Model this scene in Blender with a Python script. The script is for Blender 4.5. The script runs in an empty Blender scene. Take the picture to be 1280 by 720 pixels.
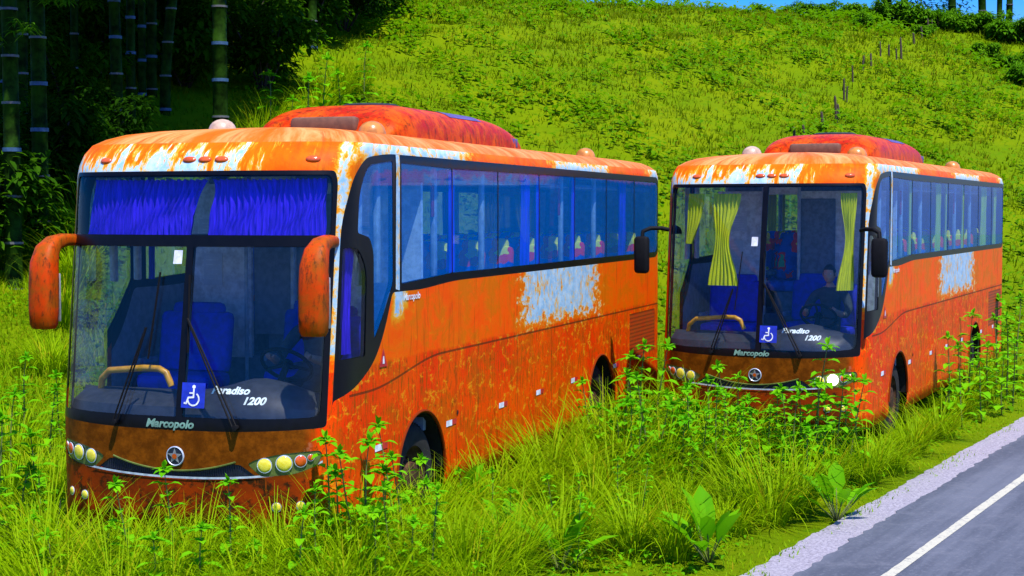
import bpy, math, random
import numpy as np
from mathutils import Vector, Matrix
from mathutils.geometry import delaunay_2d_cdt
random.seed(7); RG = np.random.default_rng(11)
scene = bpy.context.scene
COL = scene.collection
PI = math.pi

# ------------------------------------------------------------------ materials
class G:
    """tiny node-graph helper"""
    def __init__(s, name):
        s.m = bpy.data.materials.new(name); s.m.use_nodes = True
        s.t = s.m.node_tree; s.n = s.t.nodes; s.l = s.t.links
        s.b = s.n['Principled BSDF']; s.out = s.n['Material Output']
    def put(s, sock, v):
        if hasattr(v, 'is_output'): s.l.new(v, sock)
        elif isinstance(v, (tuple, list)) and len(v) == 3 and sock.type == 'RGBA': sock.default_value = (*v, 1)
        else: sock.default_value = v
    def node(s, typ, **kw):
        n = s.n.new(typ)
        for k, v in kw.items(): setattr(n, k, v)
        return n
    def m_(s, op, a, b=0., c=0., clamp=False):
        n = s.node('ShaderNodeMath', operation=op, use_clamp=clamp)
        s.put(n.inputs[0], a); s.put(n.inputs[1], b); s.put(n.inputs[2], c); return n.outputs[0]
    def vec(s, v, scale):
        n = s.node('ShaderNodeMapping'); s.put(n.inputs['Vector'], v); n.inputs['Scale'].default_value = scale; return n.outputs[0]
    def noise(s, v, scale, det=6, rough=.6, dist=0.):
        n = s.node('ShaderNodeTexNoise'); s.put(n.inputs['Vector'], v)
        n.inputs['Scale'].default_value = scale; n.inputs['Detail'].default_value = det
        n.inputs['Roughness'].default_value = rough; n.inputs['Distortion'].default_value = dist
        return n.outputs['Fac']
    def step(s, f, a, b):
        n = s.node('ShaderNodeMapRange', interpolation_type='SMOOTHSTEP'); s.put(n.inputs[0], f)
        s.put(n.inputs[1], a); s.put(n.inputs[2], b); return n.outputs[0]
    def mix(s, f, a, b, mode='MIX'):
        n = s.node('ShaderNodeMix', data_type='RGBA', blend_type=mode)
        s.put(n.inputs[0], f); s.put(n.inputs[6], a); s.put(n.inputs[7], b); return n.outputs[2]
    def uv(s):
        return s.node('ShaderNodeTexCoord').outputs['UV']
    def obj(s):
        return s.node('ShaderNodeTexCoord').outputs['Object']
    def world(s):
        return s.node('ShaderNodeNewGeometry').outputs['Position']
    def sep(s, v):
        n = s.node('ShaderNodeSeparateXYZ'); s.put(n.inputs[0], v); return n.outputs
    def bump(s, h, strength=.3, dist=.02):
        n = s.node('ShaderNodeBump'); n.inputs['Strength'].default_value = strength; n.inputs['Distance'].default_value = dist
        s.put(n.inputs['Height'], h); s.l.new(n.outputs[0], s.b.inputs['Normal'])
    def fin(s, col=None, rough=.5, spec=.5, metal=0.):
        if col is not None: s.put(s.b.inputs['Base Color'], col)
        s.put(s.b.inputs['Roughness'], rough); s.put(s.b.inputs['Specular IOR Level'], spec); s.put(s.b.inputs['Metallic'], metal)
        return s.m

def plain(name, col, rough=.5, spec=.5, metal=0., var=.12, scale=14):
    g = G(name); f = g.noise(g.obj(), scale, 5)
    dark = tuple(c*(1-2*var) for c in col); lite = tuple(min(1, c*(1+2*var)) for c in col)
    return g.fin(g.mix(g.step(f, .3, .7), dark, lite), rough, spec, metal)

def emit(name, col, st):
    g = G(name); g.fin(col, .3); g.put(g.b.inputs['Emission Color'], col); g.b.inputs['Emission Strength'].default_value = st; return g.m

# ------------------------------------------------------------------ mesh helpers
def link(o, parent=None):
    COL.objects.link(o)
    if parent is not None: o.parent = parent
    return o
def meshdata(name, V, F, mats, midx=None, smooth=True, uv=None):
    me = bpy.data.meshes.new(name)
    me.from_pydata([tuple(map(float, v)) for v in V], [], [tuple(map(int, f)) for f in F])
    for m in (mats if isinstance(mats, (list, tuple)) else [mats]): me.materials.append(m)
    if midx is not None: me.polygons.foreach_set('material_index', np.array(midx, dtype=np.int32))
    if smooth: me.polygons.foreach_set('use_smooth', np.ones(len(me.polygons), dtype=bool))
    if uv is not None:
        lay = me.uv_layers.new(name='UVMap'); li = np.zeros(len(me.loops), dtype=np.int32); me.loops.foreach_get('vertex_index', li)
        lay.data.foreach_set('uv', np.asarray(uv, dtype=np.float32)[li].ravel())
    me.update(); return me
def mobj(name, V, F, mats, parent=None, **kw):
    return link(bpy.data.objects.new(name, meshdata(name, V, F, mats, **kw)), parent)
def tag(o, label=None, cat=None, group=None, kind=None):
    if label: o['label'] = label
    if cat: o['category'] = cat
    if group: o['group'] = group
    if kind: o['kind'] = kind
    return o
def empty(name, loc=(0, 0, 0), rz=0.):
    o = bpy.data.objects.new(name, None); COL.objects.link(o); o.location = loc; o.rotation_euler = (0, 0, rz); o.empty_display_size = .2; return o
def copy_tree(o, parent=None):
    c = o.copy(); COL.objects.link(c)
    if parent is not None: c.parent = parent
    for ch in list(o.children): copy_tree(ch, c)
    return c

class MB:
    """collects shapes into one mesh"""
    def __init__(s): s.V = []; s.F = []; s.M = []; s.cur = 0
    def add(s, V, F):
        b = len(s.V); s.V += [tuple(v) for v in V]; s.F += [tuple(i+b for i in f) for f in F]; s.M += [s.cur]*len(F); return s
    def box(s, c, d, bev=.0, rz=0., ry=0., rx=0.):
        x, y, z = (q/2 for q in d); b = min(bev, x*.9, y*.9, z*.9)
        R = Matrix.Rotation(rz, 3, 'Z') @ Matrix.Rotation(ry, 3, 'Y') @ Matrix.Rotation(rx, 3, 'X')
        if b <= 0:
            P = [(i*x, j*y, k*z) for k in (-1, 1) for j in (-1, 1) for i in (-1, 1)]
            F = [(0, 2, 3, 1), (4, 5, 7, 6), (0, 1, 5, 4), (2, 6, 7, 3), (0, 4, 6, 2), (1, 3, 7, 5)]
        else:
            rings = []
            def rr(xx, yy, zz, r):
                pts = []
                for cx, cy, a0 in ((1, 1, 0), (-1, 1, 90), (-1, -1, 180), (1, -1, 270)):
                    for a in (0, 30, 60, 90):
                        t = math.radians(a0+a); pts.append((cx*(xx-r)+r*math.cos(t), cy*(yy-r)+r*math.sin(t), zz))
                return pts
            for a in (0, 45, 90):
                t = math.radians(a); ins = b*(1-math.sin(t)); rings.append(rr(x-ins, y-ins, -z+b*(1-math.cos(t)), max(b-ins, .001)))
            for a in (90, 45, 0):
                t = math.radians(a); ins = b*(1-math.sin(t)); rings.append(rr(x-ins, y-ins, z-b*(1-math.cos(t)), max(b-ins, .001)))
            P = [p for r in rings for p in r]; F = []
            for k in range(len(rings)-1):
                for i in range(16): F.append((k*16+i, k*16+(i+1) % 16, (k+1)*16+(i+1) % 16, (k+1)*16+i))
            F.append(tuple(range(15, -1, -1))); F.append(tuple((len(rings)-1)*16+i for i in range(16)))
        return s.add([tuple(R @ Vector(p)+Vector(c)) for p in P], F)
    def tube(s, pts, r, n=8, cap=True, sq=None):
        pts = [Vector(p) for p in pts]; rs = r if isinstance(r, (list, tuple)) else [r]*len(pts)
        V = []; F = []; up = None
        for i, p in enumerate(pts):
            d = (pts[min(i+1, len(pts)-1)]-pts[max(i-1, 0)]).normalized()
            if up is None:
                up = Vector((0, 0, 1)) if abs(d.z) < .9 else Vector((1, 0, 0))
            a = d.cross(up); a.normalize(); up = a.cross(d)
            for k in range(n):
                t = 2*PI*(k+.5)/n
                ra, rb = (rs[i], rs[i]) if not isinstance(rs[i], tuple) else rs[i]
                cs, sn = math.cos(t), math.sin(t)
                if sq: cs = math.copysign(abs(cs)**sq, cs); sn = math.copysign(abs(sn)**sq, sn)
                V.append(p+a*cs*ra+up*sn*rb)
        for i in range(len(pts)-1):
            for k in range(n): F.append((i*n+k, i*n+(k+1) % n, (i+1)*n+(k+1) % n, (i+1)*n+k))
        if cap: F.append(tuple(range(n-1, -1, -1))); F.append(tuple((len(pts)-1)*n+k for k in range(n)))
        return s.add(V, F)
    def lathe(s, prof, o, axis, n=24):
        a = Vector(axis).normalized(); u = a.orthogonal().normalized(); w = a.cross(u); V = []; F = []
        for (r, h) in prof:
            for k in range(n):
                t = 2*PI*k/n; V.append(Vector(o)+a*h+(u*math.cos(t)+w*math.sin(t))*r)
        for i in range(len(prof)-1):
            for k in range(n): F.append((i*n+k, i*n+(k+1) % n, (i+1)*n+(k+1) % n, (i+1)*n+k))
        return s.add(V, F)
    def build(s, name, mats, parent=None, smooth=True):
        o = mobj(name, s.V, s.F, mats, parent, midx=s.M, smooth=smooth)
        if smooth:
            o.data.set_sharp_from_angle(angle=math.radians(40))
        return o

# ------------------------------------------------------------------ coach surface: a point from (t = run round the body, v = height)
W, FB, FN, LEN, RB, RN = 1.3, .7, 3., 11.2, .4, 4.
def _plan():
    p = []
    for th in np.linspace(0, PI/2, 90):
        p.append((W*math.sin(th)**(2/FN), FB*(1-abs(math.cos(th))**(2/FN))))
    for y in np.linspace(FB, LEN-RB, 120)[1:]: p.append((W, y))
    for th in np.linspace(PI/2, 0, 60)[1:]:
        p.append((W*abs(math.sin(th))**(2/RN), LEN-RB+RB*abs(math.cos(th))**(2/RN)))
    p = np.array(p); return p, np.r_[0, np.cumsum(np.hypot(*np.diff(p, axis=0).T))]
PL, PD = _plan(); TM = float(PD[-1]); TF = float(PD[89])
_V = [.3, .36, 1.2, 3.2, 3.30, 3.40, 3.48, 3.53, 3.57, 3.61, 3.65, 3.70]
_Z = [.3, .36, 1.2, 3.2, 3.30, 3.40, 3.48, 3.535, 3.58, 3.615, 3.64, 3.66]
_IS = [.05, .0, .0, .0, .0, .005, .03, .10, .20, .40, .65, .95]
_IF = [.06, .0, -.02, .28, .32, .40, .50, .62, .78, 1.0, 1.3, 1.6]
def ty(y): return TF+(y-FB)
def _surf0(t, v):
    t = np.asarray(t, float); v = np.asarray(v, float); s = np.where(t >= 0, 1., -1.); a = np.minimum(np.abs(t), TM)
    x = np.interp(a, PD, PL[:, 0]); y = np.interp(a, PD, PL[:, 1])
    z = np.interp(v, _V, _Z); i = np.interp(v, _V, _IS); fb = np.interp(v, _V, _IF)
    bl = 1.3+1.6*np.maximum(0, fb-.3)
    yy = y+fb*np.maximum(0, 1-y/bl)
    yy = yy-np.where(y > LEN-2, i*(y-(LEN-2))/2, 0)
    return np.stack([s*x*(W-i)/W, yy, z], -1)
def surf(t, v, off=0.):
    P = _surf0(t, v)
    e = .012; a = _surf0(np.asarray(t)+e, v)-_surf0(np.asarray(t)-e, v); b = _surf0(t, np.asarray(v)+e)-_surf0(t, np.asarray(v)-e)
    n = np.cross(a, b); n = n/np.maximum(np.linalg.norm(n, axis=-1, keepdims=True), 1e-9)
    return P+n*np.asarray(off)[..., None] if np.ndim(off) else P+n*off
def snorm(t, v):
    p = surf(t, v, 1.)-surf(t, v, 0.); return Vector(p)

def rpoly(P, r=.05, n=4):
    """rounded polygon"""
    out = []; k = len(P); rl = r if isinstance(r, (list, tuple)) else [r]*k
    for i in range(k):
        a, b, c = np.array(P[i-1], float), np.array(P[i], float), np.array(P[(i+1) % k], float)
        u, w = a-b, c-b; lu, lw = np.linalg.norm(u), np.linalg.norm(w); d = min(rl[i], lu*.45, lw*.45)
        if d < 1e-4: out.append(tuple(b)); continue
        p, q = b+u/lu*d, b+w/lw*d
        for j in range(n+1):
            s = j/n; out.append(tuple((1-s)**2*p+2*s*(1-s)*b+s*s*q))
    return out
def dens(P, step=.09):
    out = []
    for i in range(len(P)):
        a, b = np.array(P[i]), np.array(P[(i+1) % len(P)]); k = max(1, int(np.linalg.norm(b-a)/step))
        for j in range(k): out.append(tuple(a+(b-a)*j/k))
    return out
def inside(pts, poly):
    x, y = pts[:, 0], pts[:, 1]; r = np.zeros(len(pts), bool); k = len(poly)
    for i in range(k):
        (x1, y1), (x2, y2) = poly[i], poly[i-1]
        c = ((y1 > y) != (y2 > y)) & (x < (x2-x1)*(y-y1)/((y2-y1) or 1e-12)+x1); r ^= c
    return r

# ------------------------------------------------------------------ coach materials
def boxmask(g, u, v, t0, t1, v0, v1, nz, amp, k=1.):
    a = g.m_('MINIMUM', g.m_('SUBTRACT', u, t0), g.m_('SUBTRACT', t1, u))
    b = g.m_('MINIMUM', g.m_('SUBTRACT', v, v0), g.m_('SUBTRACT', v1, v))
    d = g.m_('MINIMUM', g.m_('MULTIPLY', a, k), b)
    return g.m_('ADD', d, g.m_('MULTIPLY', g.m_('SUBTRACT', nz, .5), amp))

def rust_material():
    g = G('rusted_orange_paint'); uv = g.uv(); u, v, _ = g.sep(uv)
    n1 = g.noise(g.vec(uv, (1, .9, 1)), .9, 8, .62, .6); n2 = g.noise(uv, 7, 10, .72); n3 = g.noise(uv, 26, 8, .7)
    st = g.noise(g.vec(uv, (13, 1.3, 1)), 1., 9, .7, .4); st2 = g.noise(g.vec(uv, (30, 4, 1)), 1., 8, .75)
    # upper paint: flat weathered orange
    up = g.mix(g.step(n1, .35, .65), (.93, .092, .0), (.82, .125, .0))
    up = g.mix(g.step(n2, .55, .72), up, (.80, .25, .004))
    blot = g.noise(g.vec(uv, (1, 1.3, 1)), 1.9, 11, .72, .8)
    up = g.mix(g.m_('MULTIPLY', g.step(blot, .47, .60), .75), up, (.62, .145, .0))
    up = g.mix(g.m_('MULTIPLY', g.step(blot, .50, .36), .6), up, (.88, .062, .0))
    up = g.mix(g.m_('MULTIPLY', g.step(st, .52, .70), .7), up, (.30, .065, .002))
    # lower paint: red-orange with dark pitting and yellow scratches
    lo = g.mix(g.step(n1, .38, .62), (.82, .034, .0), (.86, .080, .0))
    lo = g.mix(g.m_('MULTIPLY', g.step(blot, .48, .60), .45), lo, (.36, .10, .001))
    lo = g.mix(g.m_('MULTIPLY', g.step(st2, .49, .63), .85), lo, (.16, .07, .002))
    lo = g.mix(g.step(g.noise(g.vec(uv, (1, .5, 1)), 22, 8, .8), .565, .65), lo, (.05, .035, .004))
    wv = g.node('ShaderNodeTexNoise'); g.put(wv.inputs['Vector'], g.vec(uv, (2.2, 3.6, 1))); wv.inputs['Detail'].default_value = 9; wv.inputs['Roughness'].default_value = .6; wv.inputs['Scale'].default_value = 1.1
    ridge = g.m_('ABSOLUTE', g.m_('SUBTRACT', wv.outputs['Fac'], .5))
    scr = g.m_('MULTIPLY', g.step(ridge, .030, .0), g.step(n2, .46, .58))
    lo = g.mix(g.m_('MULTIPLY', scr, .9), lo, (.78, .32, .006))
    lowm = g.step(g.m_('ADD', v, g.m_('MULTIPLY', g.m_('SUBTRACT', n2, .5), .03)), 1.66, 1.62)
    au = g.m_('ABSOLUTE', u)
    col = g.mix(lowm, up, lo)
    # front panel below the glass: browner, matt, darkened to paint in weaker front light
    fm = g.m_('MULTIPLY', g.step(au, 1.26, 1.1), g.step(v, 1.35, 1.28))
    br = g.mix(g.step(n2, .38, .66), (.12, .030, .001), (.25, .065, .002))
    br = g.mix(g.m_('MULTIPLY', g.step(n3, .58, .7), .7), br, (.045, .02, .002))
    br = g.mix(g.m_('MULTIPLY', g.step(g.noise(uv, 3.1, 7, .7), .60, .68), g.step(au, .5, .9)), br, (.30, .13, .06))
    bum = g.mix(g.step(n1, .35, .6), (.08, .016, .002), (.36, .04, .001)); bum = g.mix(g.step(n2, .48, .60), bum, (.03, .014, .003)); bum = g.mix(g.step(st, .56, .68), bum, (.40, .07, .002))
    br = g.mix(g.step(v, .84, .78), br, bum)
    col = g.mix(fm, col, br)
    # surviving white paint, patches with ragged yellow edges
    rag = g.noise(g.vec(uv, (1, 1.6, 1)), 5.5, 12, .78, .3)
    rs = g.noise(g.vec(uv, (9, 2.2, 1)), 1., 12, .75, .4)
    T = ty
    L = [(T(5.0), T(7.75), 1.70, 2.45, rag, 1.15, .35), (T(.45), T(3.25), 3.36, 3.60, rag, .55, .3), (T(6.1), T(8.3), 3.28, 3.50, rag, .55, .3),
         (T(10.5), T(12), 3.25, 3.55, rag, .5, .3), (T(1.45), T(1.68), 2.0, 3.5, rag, .30, 1.), (1.28, T(.42), 1.75, 3.6, rag, .55, 1.),
         (-1.5, -.15, 3.10, 3.335, rs, 1.05, .3), (-.62, .36, 3.15, 3.41, rs, 1.25, .3), (T(10.95), T(11.3), 2.1, 2.5, rag, .2, 1.), (T(1.5), T(1.75), 2.1, 2.24, rag, .1, 1.),
         (-T(7.4), -T(4.6), 1.9, 2.45, rag, 1.1, .35), (-T(4.25), -T(.9), 3.36, 3.55, rag, .5, .3)]
    d = None
    spots = g.m_('MULTIPLY', g.m_('SUBTRACT', g.noise(g.vec(uv, (1.6, .8, 1)), 4.5, 12, .78), .585), -.8)
    for (a, b, c, e, nz, amp, k) in L:
        q = boxmask(g, u, v, a, b, c, e, nz, amp, k); d = q if d is None else g.m_('MAXIMUM', d, q)
    d = g.m_('MINIMUM', d, spots)
    pale = g.mix(g.step(n2, .35, .65), (.20, .42, .60), (.48, .62, .68))
    d = g.m_('MINIMUM', d, spots)
    pale = g.mix(g.step(n3, .57, .66), pale, (.62, .32, .03))
    col = g.mix(g.step(d, -.06, .0), col, (.74, .30, .008))
    col = g.mix(g.step(d, -.005, .03), col, (.70, .52, .14))
    col = g.mix(g.step(d, .015, .05), col, pale)
    # roof top: rusty streaks, paled to put overhead light into the colour
    rb = g.noise(g.vec(uv, (2.4, 1.2, 1)), 1.4, 9, .7, .5)
    rf = g.mix(g.step(rb, .40, .68), (.62, .12, .004), (.68, .34, .11))
    rf = g.mix(g.m_('MULTIPLY', g.step(n2, .56, .68), .8), rf, (.46, .075, .004)); rf = g.mix(g.m_('MULTIPLY', g.step(st, .55, .66), .7), rf, (.30, .06, .004))
    col = g.mix(g.step(v, 3.48, 3.485), col, rf)
    # panel joints and the long moulding
    joint = None
    for y in (2.95, 3.55, 4.75, 5.95, 7.2, 8.75, 9.25):
        q = g.m_('LESS_THAN', g.m_('ABSOLUTE', g.m_('SUBTRACT', au, T(y))), .006); joint = q if joint is None else g.m_('MAXIMUM', joint, q)
    joint = g.m_('MULTIPLY', joint, g.m_('LESS_THAN', v, 1.6))
    # the moulding dips at the front
    dip = g.m_('MULTIPLY', g.step(au, T(2.6), T(.9)), .18)
    ln = g.m_('ABSOLUTE', g.m_('SUBTRACT', g.m_('ADD', v, dip), 1.60))
    mould = g.m_('MULTIPLY', g.m_('LESS_THAN', ln, .010), g.m_('GREATER_THAN', au, T(.55)))
    joint = g.m_('MAXIMUM', joint, mould)
    col = g.mix(g.m_('MULTIPLY', joint, .75), col, (.05, .022, .006))
    h = g.m_('SUBTRACT', g.m_('ADD', g.m_('MULTIPLY', n3, .4), g.m_('MULTIPLY', st2, .5)), joint)
    g.bump(h, .28, .012)
    rough = g.m_('ADD', g.m_('MULTIPLY', n2, .4), .28)
    return g.fin(col, rough, .06)

def red_rust(name, a, b, c, glo=.5):
    g = G(name); o = g.obj(); n1 = g.noise(o, 4, 10, .72, .5); n2 = g.noise(g.vec(o, (6, 6, 2)), 3, 10, .78)
    col = g.mix(g.step(n1, .38, .62), a, b); col = g.mix(g.m_('MULTIPLY', g.step(n2, .50, .62), .85), col, c); g.bump(n2, .4, .012)
    return g.fin(col, g.m_('ADD', g.m_('MULTIPLY', n1, .5), .15), glo*.15)

def glass_material(name, tint, coat, coatf, refl=.5, rough=.02):
    g = G(name); g.n.remove(g.b)
    tr = g.node('ShaderNodeBsdfTransparent'); tr.inputs[0].default_value = (*tint, 1)
    df = g.node('ShaderNodeBsdfDiffuse')
    nz = g.noise(g.vec(g.obj(), (1, 1, .5)), 1.6, 7, .65)
    df.inputs[0].default_value = (*coat, 1)  # coat tint also stands in for blue haze and sky reflection
    gl = g.node('ShaderNodeBsdfGlossy'); gl.inputs['Roughness'].default_value = rough; gl.inputs[0].default_value = (.9, .95, 1, 1)
    fr = g.node('ShaderNodeFresnel'); fr.inputs[0].default_value = 1.5
    m1 = g.node('ShaderNodeMixShader'); m2 = g.node('ShaderNodeMixShader')
    g.put(m1.inputs[0], g.m_('MULTIPLY', g.m_('ADD', g.m_('MULTIPLY', nz, .6), .7), coatf)); g.l.new(tr.outputs[0], m1.inputs[1]); g.l.new(df.outputs[0], m1.inputs[2])
    g.put(m2.inputs[0], g.m_('MULTIPLY', fr.outputs[0], refl)); g.l.new(m1.outputs[0], m2.inputs[1]); g.l.new(gl.outputs[0], m2.inputs[2])
    g.l.new(m2.outputs[0], g.out.inputs['Surface']); return g.m

def cloth(name, a, b):
    g = G(name); n = g.noise(g.vec(g.obj(), (30, 30, 1.5)), 1.2, 6, .6)
    return g.fin(g.mix(g.step(n, .3, .7), a, b), .8, .2)

def seat_material():
    g = G('patterned_seat_cloth'); o = g.obj()
    x, y, z = g.sep(o); n = g.noise(o, 8, 4); w = g.m_('MULTIPLY', g.m_('SUBTRACT', n, .5), .16); x = g.m_('ADD', x, w); z = g.m_('ADD', z, w)
    col = g.mix(g.step(g.noise(o, 6, 3), .4, .6), (.008, .04, .42), (.02, .12, .75))
    def spot(col, a, b, c, d, rgb):
        k = g.m_('MULTIPLY', g.m_('MULTIPLY', g.m_('GREATER_THAN', x, a), g.m_('LESS_THAN', x, b)), g.m_('MULTIPLY', g.m_('GREATER_THAN', z, c), g.m_('LESS_THAN', z, d)))
        return g.mix(k, col, rgb)
    R_, Y_, N_ = (.95, .008, .02), (1., .85, .005), (.08, .6, .25)
    for q in ((-.01, .26, .56, .86, R_), (.05, .19, .64, .90, Y_), (-.26, -.17, .66, .92, R_), (-.20, -.09, .30, .56, R_), (-.18, -.11, .34, .52, N_), (.09, .17, .22, .32, Y_), (-.08, .0, .20, .28, R_), (-.16, -.06, .84, .95, Y_)): col = spot(col, *q)
    return g.fin(col, .85, .2)

M = dict(
    rust=rust_material(),
    acred=red_rust('red_rusted_shell', (.42, .016, .0), (.60, .085, .001), (.11, .018, .002)),
    mirror=red_rust('orange_mirror_shell', (.58, .045, .001), (.30, .07, .003), (.07, .025, .006)),
    glass=glass_material('blue_tinted_side_glass', (.64, .86, 1.), (.0, .27, .95), .25, .42),
    screen=glass_material('windscreen_glass', (.94, .96, .98), (.03, .09, .16), .05, .5),
    black=plain('black_rubber', (.005, .005, .006), .7, .15), blackgl=plain('black_band', (.003, .003, .004), .35, .2),
    dark=plain('dark_underbody', (.012, .011, .010), .8, .2), trim=plain('dark_blue_grille', (.012, .015, .03), .5),
    chrome=plain('chrome_strip', (.62, .70, .82), .35, .5, .35), lamp_bed=plain('olive_lamp_bowl', (.10, .14, .03), .25, .6),
    yellow_lamp=None, orange_lens=plain('orange_lens', (.60, .09, .01), .15, .6), beige=plain('beige_dome', (.46, .33, .23), .35, .4),
    odome=plain('orange_dome', (.48, .19, .035), .3, .4), white=plain('white_sticker', (.75, .77, .80), .4), red=plain('red_sticker', (.50, .01, .02), .4),
    grey=plain('grey_lining', (.72, .76, .82), .7, .3), greyd=plain('slate_panel', (.16, .20, .27), .7, .3), dash=plain('dashboard_plastic', (.035, .042, .055), .45, .4),
    post=plain('pale_window_post', (.42, .50, .58), .6), yellow=plain('yellow_rail', (.72, .36, .01), .35), bluesign=plain('blue_sign', (.012, .03, .42), .4),
    textg=plain('green_grey_lettering', (.16, .30, .22), .5), textw=plain('white_lettering', (.70, .82, .80), .4), seat=seat_material(),
    bluecloth=cloth('blue_pleated_curtain', (.012, .004, .45), (.06, .02, .95)), greencloth=cloth('lime_curtain', (.46, .54, .003), (.76, .84, .01)),
    dkblue=plain('navy_seat', (.008, .012, .55), .7), tyre=plain('tyre_rubber', (.02, .019, .017), .85, .2), rim=plain('wheel_rim', (.35, .36, .36), .4, .5, .4), rrim=plain('rusty_wheel_rim', (.06, .028, .012), .8, .2, var=.3),
    purple=plain('violet_panel', (.10, .07, .22), .5), hatch=plain('dark_hatch', (.02, .018, .02), .6), paper=plain('notice_paper', (.62, .68, .76), .7, .2, var=.03),
    grime=plain('brown_grille_mesh', (.14, .06, .03), .7), skin=plain('skin', (.60, .32, .20), .55, .4, var=.05), shirt=plain('dark_shirt', (.05, .056, .066), .8, .2),
    hair=plain('dark_hair', (.012, .008, .006), .6), trousers=plain('dark_trousers', (.02, .022, .03), .8), eye=plain('eye_white', (.6, .6, .58), .3), redcl=plain('red_tag', (.45, .01, .05), .6),
)
def _ylamp():
    g = G('yellow_lamp_lens'); vo = g.node('ShaderNodeTexVoronoi'); g.put(vo.inputs['Vector'], g.obj()); vo.inputs['Scale'].default_value = 55
    return g.fin(g.mix(vo.outputs['Distance'], (.80, .62, .01), (.85, .78, .10)), .12, .6)
def _vent():
    g = G('perforated_vent'); uv = g.uv(); u, v, _ = g.sep(uv); n = g.noise(uv, 7, 9, .7)
    row = g.m_('FLOOR', g.m_('MULTIPLY', v, 20.)); fx = g.m_('SUBTRACT', g.m_('FRACT', g.m_('ADD', g.m_('MULTIPLY', u, 16.), g.m_('MULTIPLY', g.m_('MODULO', row, 2.), .5))), .5); fy = g.m_('SUBTRACT', g.m_('FRACT', g.m_('MULTIPLY', v, 20.)), .5)
    d = g.m_('LESS_THAN', g.m_('ADD', g.m_('MULTIPLY', fx, fx), g.m_('MULTIPLY', fy, fy)), .075)
    return g.fin(g.mix(d, g.mix(g.step(n, .38, .64), (.45, .045, .002), (.36, .075, .004)), (.07, .025, .006)), .6, .2)
M['vent'] = _vent()
M['yellow_lamp'] = _ylamp(); M['lit'] = emit('lit_lamp_lens', (1., .95, .75), 14.)

# ------------------------------------------------------------------ terrain, camera model
CAMH, HZ, FPX = 2.93, 262., 2000.
def softp(x, k): return k*np.log1p(np.exp(np.clip(x/k, -40, 40)))
RD = np.array([math.sin(math.atan(1100/2000)), math.cos(math.atan(1100/2000))]); RN_ = np.array([-RD[1], RD[0]]); RP = np.array([1.90, 12.73])
def lat(x, y): return (x-RP[0])*RN_[0]+(y-RP[1])*RN_[1]       # distance left of the road's edge
def _wob(x, y):
    return .5*np.sin(x*.31+1.3)*np.sin(y*.27+.4)+.3*np.sin(x*.83+y*.41)+.2*np.sin(x*1.7-y*1.3+2)
def gz(x, y):
    x = np.asarray(x, float); y = np.asarray(y, float)
    d = -.45*x+.89*y
    z = .35*softp(d-22.3, 1.6)
    z = z+np.clip((d-20)/12, 0, 1)*.28*_wob(x, y)
    top = 11.55-.13*np.maximum(0, x-19.0)
    z = top-softp(top-z, .7)
    flat = np.clip((lat(x, y)-.1)/1.2, 0, 1)
    near = .05*_wob(x*2.1, y*2.1)*np.clip(lat(x, y)/2., 0, 1)
    return np.where(lat(x, y) < .1, np.minimum(z, -.004), (z+near)*flat-(1-flat)*.004)

def ground_material():
    g = G('grassy_soil'); p = g.world(); n1 = g.noise(p, .35, 8, .65); n2 = g.noise(p, 3.2, 9, .7); n3 = g.noise(p, 17, 8, .75)
    col = g.mix(g.step(n1, .35, .65), (.105, .185, .001), (.15, .21, .001)); col = g.mix(g.step(n2, .52, .68), col, (.075, .18, .001))
    col = g.mix(g.step(n3, .6, .72), col, (.26, .17, .006)); col = g.mix(g.m_('MULTIPLY', g.step(n3, .42, .3), .5), col, (.06, .14, .001))
    g.bump(n3, .8, .06); return g.fin(col, .9, .02)
ys = np.r_[np.linspace(4, 34, 110), np.linspace(34.6, 100, 90), np.linspace(104, 420, 22)]
us = np.linspace(-.62, .72, 150)
V = []; F = []
for y in ys:
    for u in us:
        x = u*max(y, 12)+.0; V.append((x, y, float(gz(x, y))))
nu = len(us)
for i in range(len(ys)-1):
    for j in range(nu-1): F.append((i*nu+j, i*nu+j+1, (i+1)*nu+j+1, (i+1)*nu+j))
tag(mobj('ground', V, F, ground_material()), kind='structure')

def road_strip(name, a, b, z, m, rag=0.):
    V = []; F = []; n = 1300
    ph = [random.uniform(0, 6) for _ in range(8)]
    def jag(s): return sum(math.sin(s*f+q)*w for f, q, w in zip((1.3, 3.1, 7.7, 17, 29, 47), ph, (.010, .010, .012, .012, .012, .012)))+random.uniform(-.008, .008)
    for i in range(n+1):
        s = -14+i*.1
        for k in (a+rag*jag(s), b):
            p = RP+RD*s-RN_*k; V.append((p[0], p[1], z))
    for i in range(n): F.append((2*i, 2*i+1, 2*i+3, 2*i+2))
    return tag(mobj(name, V, F, m, smooth=False), kind='structure')
def asphalt():
    g = G('worn_asphalt'); p = g.world()
    rot = g.node('ShaderNodeMapping'); g.put(rot.inputs[0], p); rot.inputs['Rotation'].default_value = (0, 0, math.atan(1100/2000)); q = rot.outputs[0]
    n1 = g.noise(g.vec(q, (2.2, .16, 1)), 1.3, 8, .65); n2 = g.noise(p, 26, 6, .7); n3 = g.noise(p, 2.4, 8, .7)
    col = g.mix(g.step(n1, .35, .65), (.056, .066, .088), (.10, .113, .142)); col = g.mix(g.m_('MULTIPLY', g.step(n3, .5, .7), .5), col, (.13, .14, .165))
    col = g.mix(g.m_('MULTIPLY', g.step(n2, .5, .72), .5), col, (.16, .17, .20)); g.bump(n2, .3, .01); return g.fin(col, .85, .3)
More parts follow.
